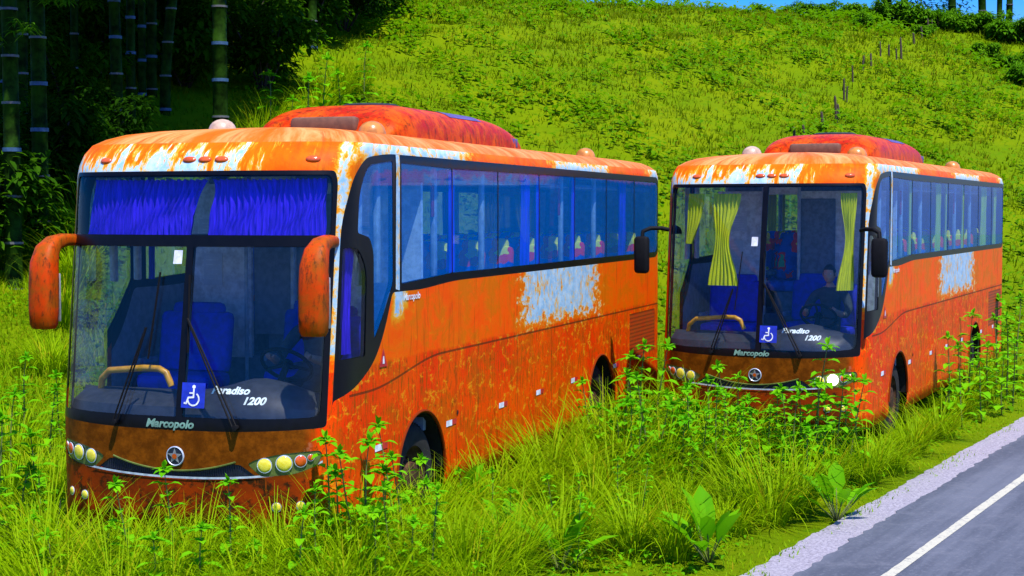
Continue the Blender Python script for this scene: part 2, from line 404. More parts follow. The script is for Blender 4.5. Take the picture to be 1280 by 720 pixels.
def shoulder():
    g = G('gravel_shoulder'); p = g.world(); n2 = g.noise(p, 38, 6, .8); n1 = g.noise(p, 3, 6, .7)
    col = g.mix(g.step(n2, .36, .64), (.17, .158, .19), (.35, .335, .38)); col = g.mix(g.m_('MULTIPLY', g.step(n1, .5, .7), .5), col, (.32, .30, .33)); g.bump(n2, .6, .01)
    return g.fin(col, .9, .2)
def paintline():
    g = G('road_paint'); p = g.world(); n = g.noise(p, 22, 7, .75); return g.fin(g.mix(g.step(n, .34, .5), (.24, .24, .22), (.44, .43, .33)), .7, .3)
road_strip('road_shoulder', -.04, .46, .006, shoulder(), .55); road_strip('road', .34, 7.6, .012, asphalt(), .7); road_strip('road_line', .965, 1.06, .016, paintline(), .12)

# ------------------------------------------------------------------ coach
def onfront(pts, off): return [tuple(surf(t, v, off)) for t, v in pts]
def mir(P): return [(-a, b) for a, b in P]
Y = ty
WS = rpoly([(-1.27, 1.20), (-.5, 1.165), (.5, 1.165), (1.302, 1.20), (1.310, 3.15), (1.28, 3.245), (-1.27, 3.245), (-1.28, 3.15)], [.04, .3, .3, .04, .04, .08, .08, .04])
SIDE_FRAME = rpoly([(1.348, 1.36), (Y(.35), 1.40), (Y(.72), 1.50), (Y(1.05), 1.66), (Y(1.28), 1.92), (Y(1.44), 2.22), (Y(2.1), 2.215), (Y(2.9), 2.26), (Y(10.8), 2.26), (Y(10.98), 2.36),
                    (Y(10.98), 3.31), (Y(10.85), 3.385), (Y(1.3), 3.405), (Y(.72), 3.36), (Y(.50), 3.2), (1.362, 2.85)], [.03, .1, .15, .2, .2, .05, .2, .3, .15, .1, .08, .1, .3, .25, .2, .2])
WRAP = rpoly([(Y(.62), 2.74), (Y(.63), 3.05), (Y(.80), 3.30), (Y(1.45), 3.345), (Y(1.45), 2.30), (Y(1.22), 2.02), (Y(1.03), 1.84), (Y(1.0), 2.58), (Y(.90), 2.70)], [.03, .1, .2, .02, .05, .1, .05, .1, .05])
DRV = rpoly([(1.395, 1.72), (Y(.84), 1.72), (Y(.85), 2.44), (Y(.64), 2.62), (1.395, 2.62)], [.03, .03, .12, .1, .03])
WPOST = [(Y(1.50), 2.245), (Y(1.585), 2.23), (Y(1.60), 3.40), (Y(1.52), 3.402)]
YB = [1.63, 2.86, 4.15, 5.50, 6.84, 8.22, 9.60, 10.90]
PANES = []
for k in range(7):
    a, b = Y(YB[k])+.012, Y(YB[k+1])-.012
    z0 = 2.285 if k == 0 else 2.335
    PANES.append(rpoly([(a, z0), (b, 2.335), (b, 3.315), (a, 3.335 if k == 0 else 3.315)], [.02, .12 if k == 6 else .02, .12 if k == 6 else .02, .02]))
DOORGL = rpoly([(1.44, .75), (Y(1.05), .75), (Y(1.05), 2.62), (1.44, 2.62)], .06)
def arch(yc, r=.56, zc=.53):
    P = [(Y(yc)-r, .30)]+[(Y(yc)+r*math.cos(a), zc+r*1.03*math.sin(a)) for a in np.linspace(PI, 0, 22)]+[(Y(yc)+r, .30)]
    return P
AF, AR = 2.08, 7.98
HLR = rpoly([(.655, .915), (.77, .815), (1.05, .838), (1.225, .905), (1.265, .985), (1.24, 1.02), (1.05, 1.012), (.88, .992), (.72, .95)], [.03, .05, .1, .05, .03, .03, .1, .1, .05])
GRL = [(-.60, .905), (-.5, .915)]+[(x, .832+.30*x*x) for x in np.linspace(-.48, .48, 15)]+[(.5, .915), (.60, .905), (.72, .825)]+[(x, .792+.05*x*x) for x in np.linspace(.6, -.6, 15)]+[(-.72, .825)]
CHR = [(x, .776+.062*x*x if abs(x) < 1.0 else .838+(abs(x)-1)*.32) for x in np.linspace(-1.26, 1.26, 41)]
CHR = CHR+[(a, b+.017) for a, b in CHR[::-1]]
VENT = [(Y(9.38), .95), (Y(10.75), .95), (Y(10.75), 1.54), (Y(9.38), 1.54)]
REARW = rpoly([(TM-.95, 2.1), (TM-.001, 2.1), (TM-.001, 3.05), (TM-.95, 3.05)], .05)
def glassparts(split):
    c0, c1 = .028, .088
    if split:
        return [rpoly([(-1.235, 2.725), (1.265, 2.725), (1.262, 3.13), (1.235, 3.21), (-1.225, 3.21), (-1.24, 3.13)], [.02, .02, .03, .08, .08, .03]),
                rpoly([(-1.225, 1.275), (-.5, 1.272), (c0, 1.272), (c0, 2.635), (-1.23, 2.635)], [.08, .2, .01, .02, .03]), rpoly([(c1, 1.272), (.6, 1.272), (1.245, 1.285), (1.255, 2.635), (c1, 2.635)], [.01, .2, .08, .03, .02])]
    return [rpoly([(-1.225, 1.275), (-.5, 1.245), (c0, 1.24), (c0, 3.215), (-1.225, 3.215), (-1.24, 3.13)], [.08, .2, .01, .01, .08, .03]), rpoly([(c1, 1.24), (.6, 1.245), (1.245, 1.285), (1.262, 3.13), (1.235, 3.215), (c1, 3.215)], [.01, .2, .08, .03, .08, .01])]

def shell(split):
    """cut the whole coach skin along the outlines; returns {region: (t,v) triangles}"""
    regs = []
    for i, p in enumerate(glassparts(split)): regs.append(('screen%d' % i, p))
    regs.append(('wsframe', WS))
    for sgn in (1, -1):
        f = (lambda P: P) if sgn == 1 else mir
        s = 'R' if sgn == 1 else 'L'
        for i, p in enumerate(PANES): regs.append(('pane%s%d' % (s, i), f(p)))
        regs.append(('wrap'+s, f(WRAP)))
        regs.append(('post'+s, f(WPOST)))
        regs.append(('drv'+s, f(DRV if sgn == 1 else DOORGL)))
        regs.append(('frame'+s, f(SIDE_FRAME)))
        regs.append(('hole', f(arch(AF)))); regs.append(('hole', f(arch(AR))))
        regs.append(('head'+s, f(HLR))); regs.append(('vent'+s, f(VENT)))
    regs.append(('chrome', CHR)); regs.append(('grille', GRL))
    pts = []; edges = []; polys = []
    for nm, P in regs:
        P = dens(P, .1); k = len(pts); pts += P; edges += [(k+i, k+(i+1) % len(P)) for i in range(len(P))]; polys.append((nm, P))
    # outer border + surface samples
    ts = sorted(set([0.]+[round(x, 3) for x in np.linspace(0, 2.1, 31)]+[round(x, 3) for x in np.arange(2.3, TM-.75, .22)]+[round(x, 3) for x in np.linspace(TM-1.75, TM, 14)]))
    ts = sorted(set([-t for t in ts]+ts)); vs = [.30, .36, .5, .65, .8, .95, 1.1, 1.2, 1.35, 1.5, 1.7, 1.9, 2.1, 2.3, 2.5, 2.7, 2.9, 3.05, 3.2, 3.25, 3.3, 3.35, 3.4, 3.44, 3.48]
    border = [(t, .30) for t in ts]+[(TM, v) for v in vs[1:]]+[(t, 3.48) for t in ts[::-1][1:]]+[(-TM, v) for v in vs[::-1][1:-1]]
    k = len(pts); pts += border; edges += [(k+i, k+(i+1) % len(border)) for i in range(len(border))]
    base = np.array(pts)
    for t in ts[1:-1]:
        for v in vs[1:-1]:
            if np.min(np.abs(base[:, 0]-t)+np.abs(base[:, 1]-v)) > .035: pts.append((t, v))
    r = delaunay_2d_cdt([Vector(p) for p in pts], edges, [], 0, 1e-5)
    P = np.array([tuple(p) for p in r[0]]); T = np.array([tuple(f) for f in r[2] if len(f) == 3])
    e1 = P[T[:, 1]]-P[T[:, 0]]; e2 = P[T[:, 2]]-P[T[:, 0]]; ar = e1[:, 0]*e2[:, 1]-e1[:, 1]*e2[:, 0]
    T[ar < 0] = T[ar < 0][:, ::-1]; T = T[np.abs(ar) > 1e-9]
    c = P[T].mean(1); lab = np.full(len(T), -1); names = [n for n, _ in polys]
    for i, (nm, q) in enumerate(polys):
        m = (lab < 0) & inside(c, q); lab[m] = i
    out = {}
    for i, nm in enumerate(names+['body']):
        s = T[lab == (i if i < len(names) else -1)]
        if len(s): out[nm] = np.concatenate([out[nm], s]) if nm in out else s
    return P, out
def piece(name, P, T, mat, parent, off=0., flip=False):
    u, inv = np.unique(T, return_inverse=True); q = P[u]; tri = inv.reshape(-1, 3)
    if flip: tri = tri[:, ::-1]
    V = surf(q[:, 0], q[:, 1], off)
    o = mobj(name, V, tri, mat, parent, uv=q)
    n = surf(q[:, 0], q[:, 1], 1.)-surf(q[:, 0], q[:, 1], 0.)
    if flip: n = -n
    o.data.normals_split_custom_set_from_vertices([tuple(x) for x in n])
    return o
def grid_roof(parent, off=0., mat=None, name='roof', flip=False):
    ts = np.unique(np.r_[np.linspace(-TM, -TM+1.8, 16), np.linspace(-TM+1.8, -2, 44), np.linspace(-2, 2, 61), np.linspace(2, TM-1.8, 44), np.linspace(TM-1.8, TM, 16)])
    vs = [3.48, 3.505, 3.53, 3.55, 3.57, 3.59, 3.61, 3.63, 3.65, 3.675, 3.70]
    V = []; uv = []; F = []; n = len(ts)
    for v in vs:
        for t in ts: V.append(surf(t, v, off)); uv.append((t, v))
    for k in range(len(vs)-1):
        for i in range(n-1): F.append((k*n+i, k*n+i+1, (k+1)*n+i+1, (k+1)*n+i))
    k = (len(vs)-1)*n
    for i in range(n//2):
        j = n-1-i
        if j-1 > i+1: F.append((k+i, k+i+1, k+j-1, k+j))
        elif j-1 == i+1: F.append((k+i, k+i+1, k+j))
    if flip: F = [f[::-1] for f in F]
    uv = np.array(uv, float)
    return mobj(name, V, F, mat or M['rust'], parent, uv=uv)

def text_mesh(s, size, shear=0., bold=0.):
    c = bpy.data.curves.new('lettering', 'FONT'); c.body = s; c.size = size; c.shear = shear; c.offset = bold; c.align_x = 'CENTER'; c.align_y = 'CENTER'; c.resolution_u = 3
    o = bpy.data.objects.new('lettering', c); COL.objects.link(o)
    dg = bpy.context.evaluated_depsgraph_get(); me = bpy.data.meshes.new_from_object(o.evaluated_get(dg))
    V = np.array([v.co[:] for v in me.vertices]); F = [tuple(p.vertices) for p in me.polygons]
    bpy.data.objects.remove(o); bpy.data.curves.remove(c); bpy.data.meshes.remove(me); return V, F
def surf_text(s, t, v, size, mat, parent, shear=0., bold=0., off=.006, wide=1.):
    V, F = text_mesh(s, size, shear, bold)
    Q = surf(t+V[:, 0]*wide, v+V[:, 1], off)
    return mobj('lettering', Q, F, mat, parent, smooth=False)
def flat_on(name, shapes, parent, mats, off=.006, extra=.002):
    """flat badge: list of (polygon in t,v ; material index)"""
    V = []; F = []; mi = []
    for i, (P, m) in enumerate(shapes):
        b = len(V); V += [tuple(surf(a, c, off+extra*i)) for a, c in P]; F.append(tuple(range(b, b+len(P)))); mi.append(m)
    return mobj(name, V, F, mats, parent, midx=mi, smooth=False)
def disc(t, v, r, n=22, kx=1.): return [(t+kx*r*math.cos(2*PI*i/n), v+r*math.sin(2*PI*i/n)) for i in range(n)]
def stroke(P, w):
    """thick polyline outline -> list of quads"""
    out = []
    for a, b in zip(P[:-1], P[1:]):
        d = np.array(b)-np.array(a); l = np.linalg.norm(d); d = d/l; n = np.array([-d[1], d[0]])*w/2; a = np.array(a)-d*w*.3; b = np.array(b)+d*w*.3
        out.append([tuple(a-n), tuple(b-n), tuple(b+n), tuple(a+n)])
    return out
def lens(name, t, v, r, mat, parent, h=.02, rim=True):
    o = surf(t, v, .004); a = snorm(t, v); m = MB()
    h *= .55; m.lathe([(r, 0), (r*.92, h*.5), (r*.7, h*.85), (r*.35, h*1.05), (.001, h*1.1)], o, a, 20)
    if rim: m.cur = 1; m.lathe([(r*1.09, -.003), (r*1.09, h*.30), (r*1.0, h*.34), (r*.98, .0)], o, a, 20)
    return m.build(name, [mat, M['chrome']], parent)
def curtain(name, parent, mat, L, R, v0, v1, off, pleats=14, amp=.022, nv=14, wob=.0):
    """hanging cloth between left edge L(k) and right edge R(k), k = 0 at the top"""
    n = pleats*6; V = []; F = []
    for j in range(nv+1):
        k = j/nv; v = v1+(v0-v1)*k; a, b = L(k), R(k)
        for i in range(n+1):
            s = i/n; ph = 2*PI*pleats*s+1.2*math.sin(5*k+s*4)*.6
            t = a+(b-a)*s+wob*math.sin(9*k+2.2*s*pleats*.3)
            V.append(surf(t, v, off+amp*(math.sin(ph)+.35*math.sin(2.3*ph+k*3))))
    for j in range(nv):
        for i in range(n): F.append((j*(n+1)+i, j*(n+1)+i+1, (j+1)*(n+1)+i+1, (j+1)*(n+1)+i))
    return mobj(name, V, F, mat, parent)

def seat_mesh(w, hb, matname='seat'):
    m = MB()
    m.box((0, 0, .10), (w, .46, .14), .05); m.box((0, .23, .16+hb/2), (w, .13, hb), .055, rx=-.16); m.box((0, .235+hb*.10, hb+.13), (w*.72, .11, .22), .05, rx=-.12)
    m.cur = 1; m.box((0, 0, -.13), (w*.7, .3, .32), .02); m.box((-w/2-.02, .03, .27), (.05, .34, .06), .02)
    me = meshdata('seat', m.V, m.F, [M[matname], M['greyd']], m.M); me.set_sharp_from_angle(angle=math.radians(40)); return me
SEAT = seat_mesh(.46, .58); CABSEAT = seat_mesh(.5, .55, 'dkblue'); CREWSEAT = seat_mesh(.72, .55, 'dkblue')
def seat(mesh, parent, loc, name='seat'):
    o = link(bpy.data.objects.new(name, mesh), parent); o.location = loc; return o

def wheel(parent, x, y, sgn):
    m = MB(); r = .50; w = .28
    m.lathe([(.30, -w/2), (.42, -w/2-.012), (.475, -w/2+.01), (r, -w/2+.05), (r, w/2-.05), (.475, w/2-.01), (.42, w/2+.012), (.30, w/2)], (x, y, r), (1, 0, 0), 40)
    for k in range(60):      # tread blocks
        a = 2*PI*k/60; c = (x, y+math.cos(a)*(r+.002), r+math.sin(a)*(r+.002)); m.box(c, (w*.72, .03, .016), 0, rx=a-PI/2)
    t = m.build('wheel', M['tyre'], parent)
    q = MB(); o = sgn*w/2
    q.lathe([(.30, o*.95), (.285, o*.7), (.22, o*.3), (.16, o*.35), (.15, o*.95), (.09, o*1.05), (.001, o*1.07)] if sgn > 0 else [(.001, o*1.07), (.09, o*1.05), (.15, o*.95), (.16, o*.35), (.22, o*.3), (.285, o*.7), (.30, o*.95)], (x, y, r), (1, 0, 0), 30)
    for k in range(10):
        a = 2*PI*k/10; q.tube([(x+o*.3, y+math.cos(a)*.19, r+math.sin(a)*.19), (x+o*.5, y+math.cos(a)*.19, r+math.sin(a)*.19)], .014, 6)
    q.build('rim', M['rrim'], t); return t

def rearrange(*a): return a
def coach(split, cloth_mat, lit):
    root = empty('bus')
    P, R = shell(split)
    body = piece('body', P, R['body'], M['rust'], root)
    lin = R['body']
    c = P[lin].mean(1); lin = lin[c[:, 1] > .75]
    piece('interior_lining', P, lin, M['greyd'], root, -.045, True)
    lin = np.concatenate([R[k] for k in R if k in ('wsframe', 'frameR', 'frameL', 'postR', 'postL')]); piece('frame_backing', P, lin, M['black'], root, -.045, True)
    roof = grid_roof(root); grid_roof(root, -.05, M['grey'], 'ceiling_lining', True)
    # ---- front
    ws = piece('windscreen_frame', P, R['wsframe'], M['blackgl'], root)
    for k in R:
        if k.startswith('screen'): piece('windscreen', P, R[k], M['screen'], ws, -.006)
    surf_text('Marcopolo', -.02, 1.212, .088, M['textg'], ws, .22, .0035, wide=1.12)
    for s in (1, -1):
        side = 'R' if s == 1 else 'L'
        fr = piece('side_window_frame', P, R['frame'+side], M['blackgl'], root)
        piece('window_pillar', P, R['post'+side], M['rust'], fr, .004)
        for k in range(7): piece('window_pane', P, R['pane%s%d' % (side, k)], M['glass'], fr, -.004)
        piece('corner_window', P, R['wrap'+side], M['glass'], fr, -.004)
        piece('driver_window' if s == 1 else 'door_window', P, R['drv'+side], M['screen'], fr, -.006)
        hd = piece('headlight', P, R['head'+side], M['lamp_bed'], root, -.006)
        ly = M['yellow_lamp']
        lens('lamp', s*.80, .908, .056, ly, hd)
        lens('lamp', s*.955, .925, .062, M['lit'] if lit and s == 1 else ly, hd, .026)
        lens('indicator', s*1.085, .942, .046, M['orange_lens'], hd); lens('indicator', s*1.165, .966, .026, M['orange_lens'], hd, .012)
        fg = lens('fog_lamp', s*.89, .575, .036, ly, root); lens('lamp', s*1.08, .585, .034, ly, fg)
        vn = piece('engine_vent', P, R['vent'+side], M['vent'], body, -.002)
        # reflectors along the skirt
        for y in (1.16, 2.80, 4.28, 5.50, 6.81, 8.66, 9.9):
            w = .15
            a = Y(y)-w*.75
            sh = [([(s*a, .895), (s*(a+w), .895), (s*(a+w), .95), (s*a, .95)], 0), ([(s*(a+w), .897), (s*(a+w*1.75), .897), (s*(a+w*1.75), .948), (s*(a+w), .948)], 1)]
            if s < 0: sh = [(p[::-1], q) for p, q in sh]
            flat_on('reflector', sh, body, [M['white'], M['red']], .004, 0)
        tt = Y(1.22)
        tri = [(s*(tt-.085), 1.60), (s*(tt+.085), 1.60), (s*tt, 1.76)]
        flat_on('warning_sticker', [(tri, 0), ([(s*(tt-.02), 1.625), (s*(tt+.025), 1.625), (s*(tt+.012), 1.69), (s*(tt-.012), 1.69)], 1)], body, [M['red'], M['white']])
        flat_on('filler_cap', [(disc(s*Y(2.98), 1.0, .022), 0)], body, [M['dark']])
        # mud-flap arch lip + liner
        for yc in (AF, AR):
            m = MB(); n = 22; r = .56
            for xx in (1.285, .80):
                for a in np.linspace(PI, 0, n): m.V.append((s*xx, yc+r*math.cos(a), .53+r*1.03*math.sin(a)))
            b = 0
            for i in range(n-1): m.F.append((i, i+1, n+i+1, n+i)); m.M.append(0)
            m.F.append(tuple(range(n, 2*n))); m.M.append(0)
            m.build('wheel_arch', M['dark'], body, False)
            lip = MB(); lip.tube([tuple(surf(s*(Y(yc)+.575*math.cos(a)), .53+.59*math.sin(a), .003)) for a in np.linspace(PI, 0, 24)], .016, 6); lip.build('arch_lip', M['rust'], body)
            wheel(root, s*1.08, yc, s)
        # cab-side details
    if 'grille' in R: piece('grille', P, R['grille'], M['trim'], root, -.012)
    gm = MB()
    for x in np.linspace(-.62, .62, 64):
        gm.tube(onfront([(x, .80+.05*x*x), (x, .828+.28*x*x)], -.006), .003, 4)
    gm.build('grille_bars', M['trim'], root)
    piece('chrome_strip', P, R['chrome'], M['chrome'], root, .008)
    ol = MB(); ol.tube(onfront([(x, .838+.29*x*x) for x in np.linspace(-.56, .56, 25)], .004), .008, 6); ol.build('grille_trim', M['lamp_bed'], root)
    # round badge with a five-pointed star
    o = surf(.03, .955, .002); a = snorm(.03, .955)
    bd = MB(); bd.lathe([(.080, 0), (.080, .010), (.074, .014), (.070, .010)], o, a, 32); bd.cur = 1; bd.lathe([(.070, .010), (.001, .012)], o, a, 32); bg = bd.build('badge', [M['chrome'], M['trim']], root)
    star = []
    for i in range(10):
        rr = .067 if i % 2 == 0 else .028; q = PI/2+PI*i/5; star.append((.03+rr*math.cos(q), .955+rr*math.sin(q)))
    flat_on('badge_star', [(star, 0), (disc(.03, .955, .021), 1)], bg, [M['rim'], M['orange_lens']], .016, .006)
    # writing and signs on the glass
    surf_text('Paradiso', .50, 1.492, .082, M['textw'], root, .38, .003, wide=1.15)
    surf_text('1200', .70, 1.412, .082, M['textw'], root, .38, .003, wide=1.15)
    b0 = [(.075, 1.345), (.285, 1.345), (.285, 1.545), (.075, 1.545)]; cx, cz = .18, 1.445
    sh = [(b0, 0)]
    st = stroke([(cx-.005, cz+.048), (cx-.005, cz-.015), (cx+.04, cz-.018), (cx+.058, cz-.065), (cx+.075, cz-.062)], .014)+stroke([(cx-.005, cz+.018), (cx+.03, cz+.018)], .012)
    wh = [(cx-.005+.05*math.cos(q), cz-.03+.05*math.sin(q)) for q in np.linspace(2.2, 6.0, 14)]
    fl = [[(2*cx-a_, b_) for a_, b_ in p][::-1] for p in st+stroke(wh, .013)]
    sh += [(disc(cx+.005, cz+.068, .015, 14), 1)]+[(p, 1) for p in fl]
    m0 = [M['bluesign'], M['white']]
    Vv = []; Ff = []; mi = []
    for i, (Pp, k) in enumerate(sh):
        b = len(Vv); Vv += [tuple(surf(a_, c_, .006 if i == 0 else .010)) for a_, c_ in Pp]; Ff.append(tuple(range(b, b+len(Pp)))); mi.append(k)
    mobj('wheelchair_sign', Vv, Ff, m0, root, midx=mi, smooth=False)
    flat_on('paper_sticker', [([(-.085, 2.49), (-.005, 2.49), (-.002, 2.60), (-.08, 2.60)], 0)], root, [M['white']])
    # wipers
    for (p0, p1, bt, bb) in (((-.53, 1.20), (-.275, 1.97), (-.185, 2.42), (-.245, 1.72)), ((.56, 1.20), (.10, 2.05), (.085, 2.40), (.115, 1.78))):
        m = MB()
        for d in (0, .035): m.tube(onfront([(p0[0]+d, p0[1]), ((p0[0]+p1[0])/2+d*.8, (p0[1]+p1[1])/2), (p1[0]+d*.2, p1[1])], .045), .008, 6)
        m.lathe([(.022, 0), (.022, .05), (.001, .052)], surf(p0[0]+.017, p0[1]+.005, .005), snorm(*p0), 12)
        w = m.build('wiper', M['black'], root)
        q = MB(); q.tube(onfront([bt, ((bt[0]+bb[0])/2, (bt[1]+bb[1])/2), bb], .022), .007, 6); q.tube(onfront([bt, bb], .034), .004, 5); q.build('wiper_blade', M['black'], w)
    # marker lamps of the dome
    for t in (-.86, -.03, .115, .265, 1.057):
        o = Vector(surf(t, 3.335, .0)); a = snorm(t, 3.335); tg = Vector(surf(t+.05, 3.335)-surf(t-.05, 3.335)).normalized(); up = a.cross(tg)
        m = MB(); n = 16; V = []; F = []
        pr = [(1, 0), (.96, .4), (.75, .8), (.4, 1.), (.01, 1.05)]
        for r, h in pr:
            for k in range(n): q = 2*PI*k/n; V.append(o+tg*(.062*r*math.cos(q))+up*(.032*r*math.sin(q))+a*(.022*h))
        for i in range(len(pr)-1):
            for k in range(n): F.append((i*n+k, i*n+(k+1) % n, (i+1)*n+(k+1) % n, (i+1)*n+k))
        m.add(V, F); m.build('marker_lamp', M['orange_lens'], roof)
    # roof domes and air conditioner
    for (x, y, z, mt) in ((-.62, 1.95, 3.64, 'beige'), (.64, 2.50, 3.63, 'odome'), (.66, 9.45, 3.63, 'odome')):
        m = MB(); m.lathe([(.135, -.03), (.132, .02), (.122, .045), (.112, .068), (.09, .094), (.056, .114), (.022, .123), (.001, .125)], (x, y, z), (0, 0, 1), 28); m.build('roof_dome', M[mt], roof)
    ac(roof)
    # ---- underside
    m = MB(); m.box((0, 5.7, .47), (1.55, 10.2, .2), .02); m.box((0, 5.1, .62), (2.4, 4.9, .45), .02); m.box((0, .9, .58), (1.5, 1.1, .3), .05); m.box((0, 9.9, .62), (2.4, 2.1, .4), .02); m.build('underbody', M['dark'], root, False)
    # ---- inside
    fl = MB(); fl.box((0, 6.7, 1.50), (2.44, 8.7, .08)); fl.box((0, 1.45, .92), (2.3, 1.9, .08)); fl.box((0, 2.4, 1.2), (2.4, .06, .6)); fl.build('floor', M['greyd'], root, False)
    d = MB()
    n = 21; V = []; F = []
    prof = [(.10, 1.25), (.13, 1.33), (.30, 1.40), (.50, 1.43), (.66, 1.40), (.74, 1.30), (.74, .97), (.30, .97)]
    for i in range(n):
        x = -1.17+2.34*i/(n-1); y0 = float(np.interp(abs(x), PL[:90, 0], PL[:90, 1])); hump = .12*math.exp(-((x-.55)/.33)**2)
        for (y, z) in prof: V.append((x, y0*.9+y if y < .4 else max(y0*.9+y*.6, y), z+(hump if z > 1.35 else hump*.3 if z > 1.28 else 0)))
    k = len(prof)
    for i in range(n-1):
        for j in range(k-1): F.append((i*k+j, i*k+j+1, (i+1)*k+j+1, (i+1)*k+j))
    d.add(V, F); da = d.build('dashboard', M['dash'], root)
    st = MB()
    Rr = Matrix.Rotation(-.75, 4, 'X'); ce = Vector((.56, .90, 1.62))
    ring = [ce+Rr @ Vector((.22*math.cos(q), .22*math.sin(q), 0)) for q in np.linspace(0, 2*PI, 33)]
    st.tube(ring, .017, 8, cap=False); st.lathe([(.06, .0), (.05, .03), (.001, .035)], ce, Rr @ Vector((0, 0, 1)), 16)
    for q in (.3, PI-.3, -PI/2): st.tube([ce, ce+Rr @ Vector((.21*math.cos(q), .21*math.sin(q), 0))], .014, 6)
    st.tube([ce, ce+Rr @ Vector((0, 0, -.35))], .03, 8); st.build('steering_wheel', M['black'], root)
    hr = MB(); hr.tube([(-1.0, .50, 1.36), (-.96, .46, 1.50), (-.86, .42, 1.575), (-.5, .38, 1.61), (-.34, .36, 1.61), (-.27, .35, 1.58), (-.22, .35, 1.47)], .028, 10); hr.build('handrail', M['yellow'], root)
    seat(CABSEAT, root, (.60, 1.55, 1.28), 'driver_seat')
    seat(CREWSEAT, root, (-.70, 1.35, 1.30), 'crew_seat'); seat(CABSEAT, root, (.12, 1.98, 1.30), 'jump_seat'); seat(SEAT, root, (-.30, 2.66, 1.80), 'front_row_seat')
    # partition behind the cab
    m = MB(); m.box((-.87, 2.35, 2.35), (.66, .05, 1.65)); m.box((.56, 2.35, 2.35), (1.28, .05, 1.65)); m.box((-.31, 2.35, 3.28), (.44, .05, .3)); pt = m.build('partition', M['grey'], root, False)
    m = MB(); m.box((.18, 2.31, 2.50), (.46, .03, 1.15), .01); m.build('partition_curtain', M['greyd'], pt)
    for (x, z, w, h) in ((-.94, 2.74, .30, .20), (-.94, 2.36, .20, .30), (.40, 2.3, .12, .13), (.62, 2.72, .24, .30)):
        m = MB(); m.box((x, 2.318, z), (w, .006, h)); m.cur = 1
        for q in range(5): m.box((x, 2.314, z+h*.3-q*h*.15), (w*.72, .004, .008))
        m.build('notice', [M['paper'], M['grey']], pt, False)
    m = MB(); m.tube([(-.06, 2.25, .95), (-.06, 2.25, 3.4)], .022, 8); m.tube([(-.55, 2.25, 1.3), (-.55, 2.25, 3.4)], .018, 8); m.build('grab_pole', M['post'], root)
    if split:
        m = MB(); m.box((-.31, 2.36, 2.45), (.42, .03, 1.4), .01); m.build('cab_door', M['greyd'], pt)
    # passenger seats, posts, racks
    for i in range(9):
        y = 3.0+i*.90
        for x in (-.92, -.44, .44, .92): seat(SEAT, root, (x, y, 1.80))
    for s in (1, -1):
        for y in YB[1:-1]+[1.0, 1.38]:
            m = MB()
            yy = y-.17 if y > 2 else y
            m.box((s*1.18, yy, 2.82), (.05, .075, 1.05), .015); m.build('window_post', M['post'], root)
        m = MB(); m.box((s*.98, 6.8, 3.20), (.42, 8.3, .07), .03); m.box((s*.78, 6.8, 3.24), (.03, 8.3, .12), .01); m.build('luggage_rack', M['greyd'], root)
        for y in (2.62, 6.55, 9.28):
            m = MB(); m.box((s*1.19, y+.02, 3.02), (.02, .07, .32), .01); m.build('emergency_tag', M['redcl'], root)
    # curtains along the side windows
    if split: spec = [(1.66, 1.74), (2.90, 3.10), (5.05, 5.36), (5.55, 5.72), (6.88, 7.05), (9.05, 9.40)]
    else: spec = [(2.95, 3.12), (4.85, 5.25), (5.6, 5.72), (7.05, 7.20), (8.85, 9.45), (10.2, 10.5)]
    for s in (1, -1):
        for (a, b) in spec:
            A, B = s*Y(a), s*Y(b)
            curtain('curtain', root, cloth_mat, lambda k, A=A: A, lambda k, B=B: B, 2.29, 3.30, -.07, 4 if b-a < .25 else 7, .014, 8)
    if split:
        curtain('curtain', root, cloth_mat, lambda k: -1.06-.13*k*k, lambda k: .115-.13*min(1, k*1.6)+.03*k, 2.70, 3.205, -.10, 22, .020, 16, .012)
        curtain('curtain', root, cloth_mat, lambda k: .17+.03*math.sin(k*5), lambda k: 1.25-.01*k, 2.70, 3.205, -.10, 20, .020, 16, .012)
        curtain('curtain', root, cloth_mat, lambda k: Y(.52)+.05*k, lambda k: Y(.78)-.1*math.sin(k*2.4), 1.75, 2.7, -.09, 5, .02, 10)
        m = MB(); m.box((0, .85, 2.69), (2.3, .9, .05)); m.build('cab_shelf', M['greyd'], root, False)
    else:
        w = lambda k, a: a*math.sin(k*PI)**2
        curtain('curtain', root, cloth_mat, lambda k: -.64+w(k, .07)-.03*k, lambda k: -.30-w(k, .13)+.02*k*k+.02, 2.02, 3.14, -.10, 7, .02, 14)
        curtain('curtain', root, cloth_mat, lambda k: -1.02-.02*k, lambda k: -.78-.16*k*k, 2.52, 3.14, -.10, 5, .02, 12)
        curtain('curtain', root, cloth_mat, lambda k: .97+w(k, .09), lambda k: 1.235-w(k, .04), 1.98, 3.14, -.10, 7, .02, 14)
    surf_text('Marcopolo', Y(1.86), 2.165, .085, M['textw'], body, .25, .002, .005)
